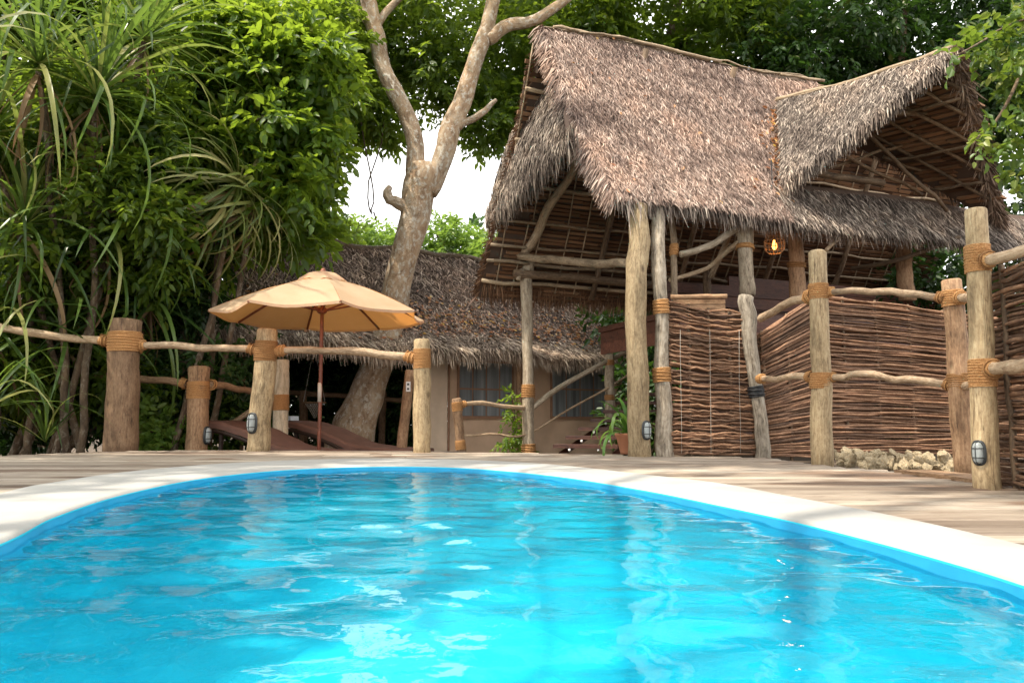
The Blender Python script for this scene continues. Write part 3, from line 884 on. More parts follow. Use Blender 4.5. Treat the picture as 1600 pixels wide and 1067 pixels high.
# ================================================================== THATCH TOOLS
def surf_frame(Fn, t, s, e=0.01):
    p = Fn(t, s); pt = Fn(t + e, s) - p; ps = Fn(t, s + e) - p
    n = nrmz(np.cross(pt, ps)); n = np.where(n[:, 2:3] < 0, -n, n)
    g = np.zeros_like(n); g[:, 2] = -1
    d = g - n * (g * n).sum(1, keepdims=True)
    return p, n, nrmz(d)
def sample_poly(poly, n):
    poly = np.asarray(poly, float); lo, hi = poly.min(0), poly.max(0)
    out = np.zeros((0, 2))
    while len(out) < n:
        q = RNG.uniform(lo, hi, (n * 2, 2)); out = np.vstack([out, q[inside(q, poly)]])
    return out[:n]
def blades(p, n, d, L, w, lift, name, mat, parent, jit=0.35, droop=0.0, rnd=None):
    m = len(p)
    side = np.cross(d, n)
    a = RNG.normal(0, jit, m)[:, None]
    dd = nrmz(d + side * a + n * RNG.normal(lift, 0.10, m)[:, None])
    sd = nrmz(np.cross(dd, n) + n * RNG.normal(0, 0.35, m)[:, None])
    Ls = (L * RNG.uniform(0.55, 1.25, m))[:, None]; ws = (w * RNG.uniform(0.6, 1.4, m))[:, None] / 2
    curl = RNG.normal(0, 0.08, m)[:, None]
    p0 = p + n * RNG.uniform(0.0, 0.03, m)[:, None]
    p1 = p0 + dd * Ls * 0.55 + n * curl * Ls * 0.4
    g = np.array([0, 0, -1.0])
    p2 = p0 + dd * Ls + n * (curl * 0.2 - 0.10) * Ls + g * droop * Ls
    V = np.stack([p0 - sd * ws * .7, p0 + sd * ws * .7, p1 - sd * ws, p1 + sd * ws, p2 - sd * ws * .2, p2 + sd * ws * .2], 1).reshape(-1, 3)
    b = np.arange(m)[:, None] * 6
    Fq = np.concatenate([b + np.array([0, 1, 3, 2]), b + np.array([2, 3, 5, 4])], 0)
    r = RNG.uniform(0, 1, m) if rnd is None else rnd
    return stuff(mesh_obj(name, V, Fq, mat, parent, False, None, np.repeat(r, 6)))
def thatch_on(Fn, poly, n, L, w, name, mat, parent, lift=0.12, jit=0.4, bias=None):
    q = sample_poly(poly, n)
    p, nn, d = surf_frame(Fn, q[:, 0], q[:, 1])
    return blades(p, nn, d, L, w, lift, name, mat, parent, jit)
def fringe(Fn, ta, sa, n, L, w, mat, parent, droop=0.45, spread=0.05, name='eave_fringe', jit=0.25, down=None):
    """hanging tips along a polyline in parameter space"""
    ta, sa = np.asarray(ta, float), np.asarray(sa, float)
    k = RNG.uniform(0, len(ta) - 1, n); i = k.astype(int); f = k - i
    t = ta[i] * (1 - f) + ta[i + 1] * f; s_ = sa[i] * (1 - f) + sa[i + 1] * f
    p, nn, d = surf_frame(Fn, t, s_)
    p = p - d * RNG.uniform(0, spread * 4, n)[:, None] - nn * RNG.uniform(-0.01, 0.09, n)[:, None]
    if down is not None: d = nrmz(d * 0.3 + np.asarray(down))
    return blades(p, nn, d, L, w, 0.0, name, mat, parent, jit, droop)
def slab_on(Fn, poly, step, thick, name, mat, parent):
    poly = np.asarray(poly, float); lo, hi = poly.min(0), poly.max(0)
    nt_, ns_ = max(1, int((hi[0] - lo[0]) / step)), max(1, int((hi[1] - lo[1]) / step))
    T = np.linspace(lo[0], hi[0], nt_ + 1); S = np.linspace(lo[1], hi[1], ns_ + 1)
    TT, SS = np.meshgrid(T, S, indexing='ij'); q = np.stack([TT.ravel(), SS.ravel()], 1)
    p, nn, d = surf_frame(Fn, q[:, 0], q[:, 1])
    V = np.vstack([p, p - nn * thick]); off = len(p)
    I, J = np.meshgrid(np.arange(nt_), np.arange(ns_), indexing='ij'); I, J = I.ravel(), J.ravel()
    ctr = np.stack([(T[I] + T[I + 1]) / 2, (S[J] + S[J + 1]) / 2], 1)
    k = inside(ctr, poly)
    cells = set(zip(I[k].tolist(), J[k].tolist()))
    m = ns_ + 1; Fc = []
    vid = lambda i, j: i * m + j
    for (i, j) in cells:
        a, b_, c, e = vid(i, j), vid(i + 1, j), vid(i + 1, j + 1), vid(i, j + 1)
        Fc.append((a, b_, c, e)); Fc.append((e + off, c + off, b_ + off, a + off))
        for (di, dj, u, v) in ((-1, 0, e, a), (1, 0, b_, c), (0, -1, a, b_), (0, 1, c, e)):
            if (i + di, j + dj) not in cells: Fc.append((u, u + off, v + off, v))
    return mesh_obj(name, V, Fc, mat, parent)
def under_rows(Fn, t0, t1, s0, s1, pitch, off, name, mat, parent, ok=None, tile=0.45):
    """courses of stitched palm tiles seen from below: slim overlapping laths"""
    V, Fc, R_ = [], [], []
    s_ = s0
    while s_ < s1:
        t = t0 + random.uniform(0, tile)
        while t < t1:
            a, b_ = t, min(t1, t + tile * random.uniform(0.85, 1.3))
            if ok is None or ok((a + b_) / 2, s_):
                js = random.uniform(-.3, .3) * pitch
                q = np.array([(a, s_), (b_, s_ + js), (b_, s_ + js + pitch * 0.72), (a, s_ + pitch * 0.72)])
                p, nn, d = surf_frame(Fn, q[:, 0], q[:, 1])
                dep = off + random.uniform(0, .012)
                lo_ = p - nn * np.array([dep + .018, dep + .018, dep, dep])[:, None]
                hi_ = p - nn * (off - 0.012)
                k = len(V)
                V += list(lo_) + list(hi_)
                Fc += [(k, k + 1, k + 2, k + 3), (k, k + 4, k + 5, k + 1), (k + 1, k + 5, k + 6, k + 2), (k + 2, k + 6, k + 7, k + 3), (k + 3, k + 7, k + 4, k)]
                R_ += [random.random()] * 8
            t = b_ + 0.008
        s_ += pitch
    return stuff(mesh_obj(name, V, Fc, mat, parent, False, None, R_))

# ================================================================== THATCHED HUT
U = np.array((0.9298, 0.3680)); VV = np.array((0.3680, -0.9298)); P0 = np.array((1.06, 6.90))
ZR, ZE = 4.55, 2.40
def F_main(t, s):
    t, s = np.asarray(t, float), np.asarray(s, float)
    k = (s + 1.2) / 1.2
    z = ZR - (ZR - ZE) * k - 0.20 * np.sin(PI * np.clip(k, 0, 1.15) / 1.15) + 0.02 * np.sin(t * 2.1)
    return np.stack([P0[0] + U[0] * t + VV[0] * s, P0[1] + U[1] * t + VV[1] * s, z], -1)
def F_back(t, s):                       # s = metres out from the ridge, away from the viewer
    t, s = np.asarray(t, float), np.asarray(s, float)
    z = ZR - 1.86 * s - 0.12 * np.sin(PI * np.clip(s / 1.5, 0, 1))
    q = -1.2 - s
    return np.stack([P0[0] + U[0] * t + VV[0] * q, P0[1] + U[1] * t + VV[1] * q, z], -1)
hut = thing('thatched_hut', 'tall open hut on log posts with steep shaggy thatch and a dormer', 'hut', A3(2.6, 8.2, -0.05))
roof = MB(); roof.tube(wiggle(np.stack([F_main(t, -1.2) + A3(0, 0, -0.06) for t in np.linspace(-0.2, 3.4, 12)]), 0.01), 0.05, 8, 0.05)
roof = roof.build('roof', M['pole_dark'], hut, True)
up_poly = [(-0.32, -1.2), (3.45, -1.2), (3.3, -1.02), (2.5, -0.9), (2.02, -0.30), (1.95, -0.03), (-0.08, -0.03), (-0.16, -0.3), (-0.25, -0.7)]
sk_poly = [(1.9, -0.38), (7.5, -0.38), (7.5, -0.02), (1.9, -0.02)]
slab_on(F_main, up_poly, 0.1, 0.09, 'thatch_base', M['thatch_core'], roof)
slab_on(F_main, sk_poly, 0.1, 0.07, 'thatch_base', M['thatch_core'], roof)
thatch_on(F_main, up_poly, 74000, 0.10, 0.0082, 'thatch', M['thatch'], roof)
thatch_on(F_main, [(1.9, -0.34), (7.5, -0.34), (7.5, -0.02), (1.9, -0.02)], 20000, 0.17, 0.0105, 'thatch', M['thatch_grey'], roof, jit=0.3)
fringe(F_main, np.linspace(-0.05, 7.5, 30), np.full(30, -0.03), 6500, 0.14, 0.0105, M['thatch_grey'], roof)
# left verge, ragged
vt = [(-0.32, -1.2), (-0.25, -0.7), (-0.16, -0.3), (-0.08, -0.03)]
fringe(F_main, [a for a, b in vt], [b for a, b in vt], 1500, 0.15, 0.013, M['thatch'], roof, 0.2, 0.02, 'verge_fringe', down=A3(-U[0] * .45, -U[1] * .45, -0.35))
# a few long wisps at the front corner
q = np.linspace(-0.1, 0.5, 14); pp, nn_, dd_ = surf_frame(F_main, q, np.full(14, -0.06)); blades(pp, nn_, dd_, 0.34, 0.016, 0.0, 'loose_straw', M['thatch_grey'], roof, 0.3, 0.3)
# ridge capping of bundled fronds
mb = MB()
for k in range(26):
    t0 = random.uniform(-0.4, 3.0); t1 = t0 + random.uniform(0.5, 1.2)
    of = random.uniform(-0.09, 0.06)
    mb.tube(wiggle(np.stack([F_main(t, -1.2) + A3(VV[0] * of, VV[1] * of, 0.035 - abs(of) * 0.6 + random.uniform(-.01, .02)) for t in np.linspace(t0, min(t1, 3.55), 7)]), 0.008), random.uniform(0.007, 0.018), 6)
mb.build('ridge_bundle', M['pole'], roof, True)
# back slope: courses of makuti tiles carried on battens and rafters
bk_poly = [(-0.32, 0.0), (6.5, 0.0), (6.5, 1.46), (-0.55, 1.46)]
slab_on(F_back, bk_poly, 0.12, 0.05, 'thatch_base', M['thatch_core'], roof)
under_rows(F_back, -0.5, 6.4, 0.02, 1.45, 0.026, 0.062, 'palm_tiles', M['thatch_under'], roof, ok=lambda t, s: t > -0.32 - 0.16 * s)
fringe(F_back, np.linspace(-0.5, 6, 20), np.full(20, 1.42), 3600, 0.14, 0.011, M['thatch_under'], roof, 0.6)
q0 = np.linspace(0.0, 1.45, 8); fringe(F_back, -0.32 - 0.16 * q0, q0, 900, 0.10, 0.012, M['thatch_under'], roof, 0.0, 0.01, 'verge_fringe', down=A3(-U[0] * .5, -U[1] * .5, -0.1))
thatch_on(F_back, bk_poly, 6000, 0.2, 0.02, 'thatch', M['thatch'], roof)
for s_ in (0.28, 0.52, 0.75, 0.95, 1.10, 1.20, 1.33):             # horizontal poles under the tiles
    P = np.stack([F_back(t, s_) for t in np.linspace(-0.4 - 0.12 * s_, 6.0, 26)]); 
    _, nn_, _ = surf_frame(F_back, np.array([1.0]), np.array([s_]))
    MB().tube(wiggle(P - nn_ * 0.115, 0.014), 0.020 * random.uniform(0.85, 1.25), 8, 0.06).build('batten_pole', M['pole'], roof, True)
for k, t in enumerate(np.arange(-0.42, 6.0, 0.27)):               # thin laths running up the slope
    nseg = random.choice((2, 3, 3))
    cuts = np.linspace(0.06, 1.40, nseg + 1)
    for a, b_ in zip(cuts[:-1], cuts[1:]):
        tt = t + random.uniform(-.05, .05); sl = random.uniform(-0.05, 0.05)
        P = np.stack([F_back(tt + sl * f, a + (b_ - a) * f) for f in np.linspace(0.02, 0.98, 6)])
        MB().tube(wiggle(P - nn_ * 0.09, 0.003), 0.009, 6).build('lath', M['pole'], roof, True)
for t in (0.9, 2.1, 3.4, 4.6):                                    # rafters of the back slope
    P = np.stack([F_back(t, a) for a in np.linspace(0, 1.4, 8)]); MB().tube(wiggle(P - nn_ * 0.17, 0.01), 0.035, 8, 0.05).build('rafter', M['pole_dark'], roof, True)
# underside of the front slope
_, nm_, _ = surf_frame(F_main, np.array([1.0]), np.array([-0.4]))
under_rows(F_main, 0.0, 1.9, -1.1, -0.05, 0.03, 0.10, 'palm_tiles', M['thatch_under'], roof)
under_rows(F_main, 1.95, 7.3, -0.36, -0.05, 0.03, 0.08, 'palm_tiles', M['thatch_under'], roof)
for s_ in (-0.8, -0.4, -0.12):
    MB().tube(wiggle(np.stack([F_main(t, s_) for t in np.linspace(0, 2.0 if s_ < -.3 else 7.2, 16)]) - nm_ * 0.15, 0.012), 0.024, 8, 0.05).build('batten_pole', M['pole_dark'], roof, True)
for t in (0.25, 0.8, 1.3, 1.8):
    MB().tube(wiggle(np.stack([F_main(t, a) for a in np.linspace(-1.15, -0.08, 8)]) - nm_ * 0.19, 0.01), 0.03, 8, 0.05).build('rafter', M['pole_dark'], roof, True)
# half hip hung in the gable
H00, H10, H11, H01 = W(838, 128, 8.45), W(893, 138, 7.72), W(922, 222, 7.12), W(786, 352, 9.0)
def F_hip(a, b):
    a, b = np.asarray(a, float)[..., None], np.asarray(b, float)[..., None]
    return (H00 * (1 - a) + H10 * a) * (1 - b) + (H01 * (1 - a) + H11 * a) * b + A3(-0.2, -0.08, -0.04) * np.sin(PI * b * 0.6)
hp = [(0, 0), (1, 0), (1, 0.96), (0, 0.96)]
hip = slab_on(F_hip, hp, 0.08, 0.05, 'gable_hip', M['thatch_core'], hut)
thatch_on(F_hip, hp, 13000, 0.14, 0.010, 'thatch', M['thatch_grey'], hip, jit=0.25)
fringe(F_hip, np.linspace(0, 1, 9), np.full(9, 0.97), 1500, 0.16, 0.013, M['thatch_grey'], hip, 0.35)
fringe(F_hip, np.full(7, 0.015), np.linspace(0.3, 1, 7), 800, 0.14, 0.013, M['thatch_grey'], hip, 0.2, 0.02, 'verge_fringe')
mb = MB(); mb.tube(line(W(846, 130, 8.2), W(886, 133, 7.6), 6, 0.006), 0.024, 8); mb.build('gable_tie', M['pole'], hut, True)
mb = MB(); mb.tube(line(W(859, 60, 7.85), W(852, 132, 8.0), 5, 0.004), 0.016, 8); mb.build('gable_stake', M['pole'], hut, True)
# dormer
DS, DE, DV, DW = W(1218, 158, 8.7), W(1493, 76, 7.45), W(1226, 284, 7.80), W(1562, 345, 8.95)
def tri(a, b, c, sag=0.0):
    def Fn(u, v):
        u, v = np.asarray(u, float)[..., None], np.asarray(v, float)[..., None]
        return a + (b - a) * u + (c - a) * v + A3(0, 0, -sag) * 4 * u * (1 - u)
    return Fn
F_dl, F_dr = tri(DS, DE, DV, 0.035), tri(DS, DE, DW, 0.035)
tp = [(0, 0), (1.0, 0), (0, 1.0)]
dor = MB(); dor.tube(wiggle(np.stack([F_dl(u, 0) + A3(0, 0, 0.02) for u in np.linspace(-0.02, 1.01, 12)]), 0.01), 0.03, 8, 0.08)
dor = dor.build('dormer_roof', M['pole'], hut, True)
mb = MB()
for k in range(14):
    u0 = random.uniform(-0.05, 0.6); of = random.uniform(-.06, .06)
    mb.tube(wiggle(np.stack([F_dl(u, 0) + A3(0.02, of, 0.03 - abs(of) * .5) for u in np.linspace(u0, min(1.03, u0 + 0.45), 7)]), 0.008), random.uniform(0.006, 0.014), 6)
mb.build('ridge_bundle', M['pole'], dor, True)
def tri_slab(a, b, c, th, name, mat, parent, inner):
    n_ = nrmz(np.cross(b - a, c - a)); n_ = n_ if n_[2] > 0 else -n_
    V = [a, b, c, a - n_ * th, b - n_ * th, c - n_ * th]
    return mesh_obj(name, V, [(0, 1, 2), (5, 4, 3), (0, 3, 4, 1), (1, 4, 5, 2), (2, 5, 3, 0)], mat, parent)
DSs, DEs = DS + A3(0, 0, -.06), DE + A3(0, 0, -.06)
slab_on(F_dl, tp, 0.05, 0.05, 'thatch_base', M['thatch_core'], dor)
slab_on(F_dr, tp, 0.05, 0.05, 'thatch_base', M['thatch_core'], dor)
thatch_on(F_dl, tp, 18000, 0.105, 0.009, 'thatch', M['thatch_grey'], dor, jit=0.35)
thatch_on(F_dr, tp, 5000, 0.2, 0.016, 'thatch', M['thatch_grey'], dor, jit=0.35)
fringe(F_dl, np.linspace(1, 0, 9), np.linspace(0, 1, 9), 2400, 0.14, 0.013, M['thatch_grey'], dor, 0.35, 0.03)
fringe(F_dr, np.linspace(1, 0, 9), np.linspace(0, 1, 9), 1800, 0.20, 0.013, M['thatch_dark'], dor, 0.1, 0.03, jit=0.5)
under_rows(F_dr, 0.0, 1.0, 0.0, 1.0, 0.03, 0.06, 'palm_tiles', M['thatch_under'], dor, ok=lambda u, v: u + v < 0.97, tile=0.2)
ndr = nrmz(np.cross(DE - DS, DW - DS)); ndr = ndr if ndr[2] > 0 else -ndr
for u in (0.18, 0.36, 0.52, 0.68, 0.82, 0.93):
    a = F_dr(u, 0.0); b_ = F_dr(u, 1 - u - 0.02)
    MB().tube(line(a - ndr * 0.10, b_ - ndr * 0.10, 7, 0.008), 0.02, 8, 0.05).build('rafter', M['pole_dark'], dor, True)
for v in (0.2, 0.45, 0.68):
    a = F_dr(0.02, v); b_ = F_dr(1 - v - 0.02, v)
    MB().tube(line(a - ndr * 0.135, b_ - ndr * 0.135, 9, 0.008), 0.018, 8, 0.05).build('batten_pole', M['pole_dark'], dor, True)
for (a, b_, r) in (((1370, 176, 8.0), (1475, 174, 8.1), .03), ((1245, 272, 8.0), (1380, 286, 8.4), .04), ((1330, 180, 8.3), (1480, 330, 8.6), .022), ((1398, 150, 8.0), (1482, 275, 8.7), .025),
                   ((1310, 235, 8.1), (1440, 305, 8.9), .02), ((1290, 262, 8.2), (1410, 228, 8.5), .018), ((1380, 245, 8.6), (1510, 292, 8.8), .02)):
    MB().tube(line(W(*a), W(*b_), 8, 0.012), r, 8, 0.05).build('brace', M['pole_dark'], dor, True)
# valley full of fallen leaves is added with the litter below
# --- posts
def gnarly(parent, pts, rads, mat, name='post', bands=(), bandw=0.12, sides=16, wob=0.10, n=16):
    P = wiggle(spline(pts, n), 0.006); rad = np.interp(np.linspace(0, 1, n), np.linspace(0, 1, len(rads)), rads) * (1 + RNG.normal(0, .03, n))
    o = MB().tube(P, rad, sides, wob, bev=0.01).build(name, mat, parent, True)
    for f, bmat in bands:
        i = int(f * (n - 1)); c = P[i]; t = nrmz(P[min(n - 1, i + 1)] - P[max(0, i - 1)])
        rope_wrap(c - t * bandw / 2, c + t * bandw / 2, rad[i] * 1.06, o, rr=0.007, mat=bmat)
    return o
RP = M['rope']
hb1 = G(1000, 713); 
gnarly(hut, [hb1 - A3(0, 0, .05), W(995, 600, 6.9), W(993, 450, 6.9), W(996, 390, 6.95), W(998, 322, 7.02)], [0.105, 0.098, 0.092, 0.10, 0.085], M['log'], wob=0.05)
gnarly(hut, [W(1040, 722, 6.95), W(1037, 620, 6.95), W(1033, 520, 6.95), W(1030, 420, 6.97), W(1028, 322, 7.1)], [0.078, 0.074, 0.062, 0.066, 0.06], M['bark_post'], bands=((0.335, RP), (0.635, RP)), bandw=0.13)
gnarly(hut, [W(1192, 724, 6.85), W(1186, 640, 6.85), W(1176, 560, 6.85), W(1169, 500, 6.87), W(1166, 462, 6.9)], [0.068, 0.060, 0.062, 0.066, 0.06], M['bark_post'], bands=((0.38, M['black_tape']),), bandw=0.10)
gnarly(hut, [W(1055, 480, 7.5), W(1053, 400, 7.5), W(1051, 322, 7.5)], [0.035, 0.033, 0.032], M['pole'], bands=((0.6, RP),), n=10)
gnarly(hut, [W(1168, 462, 7.7), W(1166, 410, 7.7), W(1163, 370, 7.7), W(1161, 318, 7.75)], [0.078, 0.07, 0.088, 0.10], M['log_grey'], bands=((0.55, RP),), bandw=0.05)
gnarly(hut, [W(1170, 360, 7.72), W(1180, 335, 7.74), W(1184, 318, 7.76)], [0.03, 0.03, 0.028], M['log_brown'], name='fork', n=8)
gnarly(hut, [W(1246, 470, 8.3), W(1244, 400, 8.3), W(1241, 325, 8.3)], [0.09, 0.085, 0.08], M['log_brown'], bands=((0.4, RP), (0.75, RP)), bandw=0.06)
gnarly(hut, [W(1418, 470, 8.9), W(1412, 400, 8.9), W(1408, 330, 8.9)], [0.09, 0.085, 0.08], M['log_brown'])
gnarly(hut, [W(825, 735, 9.1), W(825, 620, 9.1), W(824, 520, 9.1), W(823, 450, 9.1), W(826, 408, 9.1)], [0.072, 0.068, 0.066, 0.068, 0.075], M['log_grey'], bands=((0.27, RP), (0.10, RP)), bandw=0.15)
gnarly(hut, [W(824, 432, 9.05), W(814, 424, 9.02), W(810, 438, 9.0)], [0.04, 0.04, 0.035], M['log_grey'], name='fork', n=6)
gnarly(hut, [W(1105, 470, 9.5), W(1104, 425, 9.5)], [0.05, 0.05], M['pole_dark'], n=5)
# crooked brace poles
gnarly(hut, [W(818, 396, 9.0), W(836, 372, 8.9), W(856, 325, 8.7), W(890, 278, 8.3), W(905, 240, 7.9), W(912, 216, 7.7)], [0.055, 0.052, 0.05, 0.045, 0.04, 0.032], M['pole'], name='brace', n=18)
gnarly(hut, [W(832, 390, 8.98), W(846, 340, 8.9), W(860, 275, 8.85)], [0.045, 0.042, 0.038], M['pole_dark'], name='brace', n=10)
gnarly(hut, [W(1062, 398, 7.45), W(1105, 386, 7.5), W(1140, 364, 7.6), W(1160, 352, 7.7)], [0.036, 0.034, 0.036, 0.04], M['log_grey'], name='brace', n=12)
gnarly(hut, [W(1046, 438, 7.6), W(1100, 420, 7.9), W(1130, 398, 7.8), W(1155, 378, 7.7)], [0.022, 0.022, 0.026, 0.03], M['pole'], name='brace', n=12)
gnarly(hut, [W(1110, 435, 8.4), W(1130, 390, 8.3), W(1150, 335, 8.2)], [0.03, 0.03, 0.028], M['pole'], name='brace', n=10)
gnarly(hut, [W(1290, 392, 7.9), W(1330, 360, 8.0), W(1370, 345, 8.1)], [0.022, 0.022, 0.02], M['pole'], name='brace', n=8)
gnarly(hut, [W(1330, 420, 9.0), W(1400, 408, 8.6), W(1500, 370, 8.4)], [0.025] * 3, M['pole_dark'], name='brace', n=8)
# beams
MB().tube(wiggle(spline([W(800, 402, 9.1), W(880, 408, 8.4), W(985, 412, 7.2)], 14), 0.008), 0.045, 10, 0.06, bev=0.01).build('tie_beam', M['pole'], hut, True)
MB().tube(wiggle(np.stack([F_back(t, 1.12) for t in np.linspace(-.2, 6, 16)]) - A3(0, 0, 0.32), 0.008), 0.05, 10, 0.05).build('wall_plate', M['pole_dark'], hut, True)
MB().tube(wiggle(np.stack([F_main(t, -0.30) for t in np.linspace(0, 7, 16)]) - A3(0, 0, 0.26), 0.008), 0.045, 10, 0.05).build('wall_plate', M['pole_dark'], hut, True)
# raised floor with red-brown fascia boards and a board balustrade
zf = 1.42
def hp_(t, s, z): return A3(P0[0] + U[0] * t + VV[0] * s, P0[1] + U[1] * t + VV[1] * s, z)
axh = (np.append(U, 0), np.append(VV, 0), A3(0, 0, 1))
mb = MB(); mb.box(hp_(3.65, -1.2, zf - 0.03), (2.9, 0.8, 0.03), axh); fl = mb.build('upper_floor', M['mahogany'], hut)
for z0 in (zf - 0.09 - 0.03, zf - 0.25):
    mb = MB(); mb.box(hp_(3.65, -0.37, z0), (2.87, 0.02, 0.068), axh); mb.build('fascia_board', M['mahogany'], fl)
    mb = MB(); mb.box(hp_(0.80, -1.2, z0), (0.02, 0.8, 0.068), axh); mb.build('fascia_board', M['mahogany'], fl)
for k in range(2):
    mb = MB(); mb.box(hp_(2.85, -2.05, zf + 0.42 + k * 0.15), (1.2, 0.018, 0.068), axh); mb.build('wall_board', M['mahogany'], hut)
for k in range(5):
    mb = MB(); mb.box(hp_(4.6, -2.08, zf + 0.1 + k * 0.15), (1.9, 0.018, 0.07), axh); mb.build('wall_board', M['mahogany'], hut)

for k in range(11):                                               # added dark boards, standing in for the gloom under the floor
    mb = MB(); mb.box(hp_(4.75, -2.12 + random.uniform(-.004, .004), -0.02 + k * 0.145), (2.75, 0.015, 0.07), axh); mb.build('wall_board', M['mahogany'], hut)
# ---- steps
st = thing('open_stairs', 'dark red open steps with little lights leading up to the hut', 'stairs', W(900, 703, 9.2))
for k in range(7):
    c = W(916 + k * 18, 697 - k * 13.5, 8.75 + k * 0.25)
    mb = MB(); mb.box(c, (0.36, 0.13, 0.02), (nrmz(A3(0.97, -0.2, 0)), nrmz(A3(0.2, 0.97, 0)), A3(0, 0, 1))); tr_ = mb.build('tread', M['mahogany'], st)
    for q in (-.2, .12):
        mb = MB(); mb.tube([c + A3(q, -0.132, -0.035), c + A3(q, -0.15, -0.045)], [0.016, 0.012], 8); mb.build('step_light', M['white_plastic'], tr_, True)
for sg in (-1, 1):
    a, b_ = W(916, 712, 8.7), W(916 + 126, 620, 8.75 + 7 * .25)
    o = nrmz(A3(0.97, -0.2, 0)) * 0.3 * sg
    mb = MB(); mb.tube([a + o, b_ + o], 0.04, 4); mb.build('stringer', M['mahogany'], st)

# ---- lantern
lanc = W(1210, 380, 7.9)
lan = thing('pendant_lantern', 'small glowing basket lantern hanging in the dark of the hut', 'lantern', lanc)
mb = MB()
for k in range(14):
    a = 2 * PI * k / 14
    mb.tube([lanc + A3(math.cos(a) * r, math.sin(a) * r, z) for z, r in ((0.30, .02), (.2, .045), (.1, .08), (0, .105), (-.07, .10), (-.11, .06))], 0.0045, 5)
for z, r in ((.2, .048), (.1, .083), (.02, .105), (-.05, .105), (-.1, .07)):
    mb.tube([lanc + A3(math.cos(a) * r, math.sin(a) * r, z) for a in np.linspace(0, 2 * PI, 17)], 0.004, 5, caps=False)
mb.build('basket', M['log_brown'], lan)
mb = MB(); mb.tube([lanc + A3(0, 0, .3), lanc + A3(0, 0, .9)], 0.006, 6); mb.build('cord', M['lamp_black'], lan)
def emis(name, col, s):
    m, nt, b, out = new_mat(name); b.inputs['Emission Color'].default_value = (*col, 1); b.inputs['Emission Strength'].default_value = s
    b.inputs['Base Color'].default_value = (*col, 1); return m
V, Fc = [], []
mb = MB(); mb.tube([lanc + A3(0, 0, z) for z in (-.07, -.055, -.03, 0.0, .03)], [.006, .022, .028, .018, .012], 12); mb.build('bulb', emis('bulb_glow', (1.0, 0.36, 0.07), 5), lan, True)
pd = bpy.data.lights.new('bulb_light', 'POINT'); pd.energy = 0.5; pd.color = (1, .5, .18); pd.shadow_soft_size = 0.03
po = bpy.data.objects.new('bulb_light', pd); COL.objects.link(po); po.parent = lan; po.location = (0, 0, -0.09)

# ================================================================== THATCHED TENT
TD = np.array((0.85, 0.527)); TN = np.array((-0.527, 0.85)); TP = np.array((-1.0, 12.0))
TZE, TZR = 1.46, 3.62
def F_tent(t, s):
    t, s = np.asarray(t, float), np.asarray(s, float)
    k = 1 - s
    z = TZE + (TZR - TZE) * k - 0.30 * np.sin(PI * np.clip(s, 0, 1)) + 0.03 * np.sin(1.7 * t) + 0.03 * np.sin(4.1 * t + 3 * s)
    return np.stack([TP[0] + TD[0] * t + TN[0] * 2.9 * k, TP[1] + TD[1] * t + TN[1] * 2.9 * k, z], -1)
def F_tentb(t, s):
    t, s = np.asarray(t, float), np.asarray(s, float)
    return np.stack([TP[0] + TD[0] * t + TN[0] * 2.9 * (1 + s), TP[1] + TD[1] * t + TN[1] * 2.9 * (1 + s), TZR - (TZR - TZE) * s], -1)
tent = thing('safari_tent', 'canvas tent with gauze windows under a low dark thatched roof', 'tent', A3(1.0, 13.5, -0.5))
hole = np.array((-2.02, 12.0))
tpoly = [(-3.55, 1.0), (-2.55, 0.0), (7, 0.0), (7, 1.0)]
tr = MB(); tr.tube(wiggle(np.stack([F_tent(t, 0.0) + A3(0, 0, .02) for t in np.linspace(-2.6, 7, 24)]), 0.02), 0.07, 8, 0.2); tr = tr.build('roof', M['bark_dark'], tent, True)
slab_on(F_tent, tpoly, 0.125, 0.10, 'thatch_base', M['thatch_core'], tr)
slab_on(F_tentb, [(-2.6, 0), (7, 0), (7, 1), (-2.6, 1)], 0.25, 0.10, 'thatch_base', M['thatch_core'], tr)
thatch_on(F_tent, tpoly, 34000, 0.19, 0.018, 'thatch', M['thatch_dark'], tr, jit=0.6, lift=0.16)
thatch_on(F_tent, [(-3.5, 0.76), (7, 0.76), (7, 1.0), (-3.5, 1.0)], 12000, 0.30, 0.014, 'thatch', M['sunlit_straw'], tr, jit=0.22)
fringe(F_tent, np.linspace(-3.5, 7, 30), np.full(30, 1.0), 7000, 0.22, 0.012, M['sunlit_straw'], tr, 0.5)
fringe(F_tent, np.linspace(-3.5, -2.6, 6), np.linspace(1.0, 0.02, 6), 1200, 0.22, 0.016, M['thatch_dark'], tr, 0.3, 0.03, 'verge_fringe')
axt = (np.append(TD, 0), np.append(TN, 0), A3(0, 0, 1))
def tp_(t, s, z): return A3(TP[0] + TD[0] * t + TN[0] * s, TP[1] + TD[1] * t + TN[1] * s, z)
def t_at(px, s):
    """run along the wall (offset s) where it meets the sight line of px"""
    r = (px - 800) / F_PX
    bx, by = TP + TN * s
    r2 = r * 0.9945
    return (r2 * by - bx) / (TD[0] - r2 * TD[1])
WS = 0.55
tw0, tw1 = t_at(700, WS), 7.0
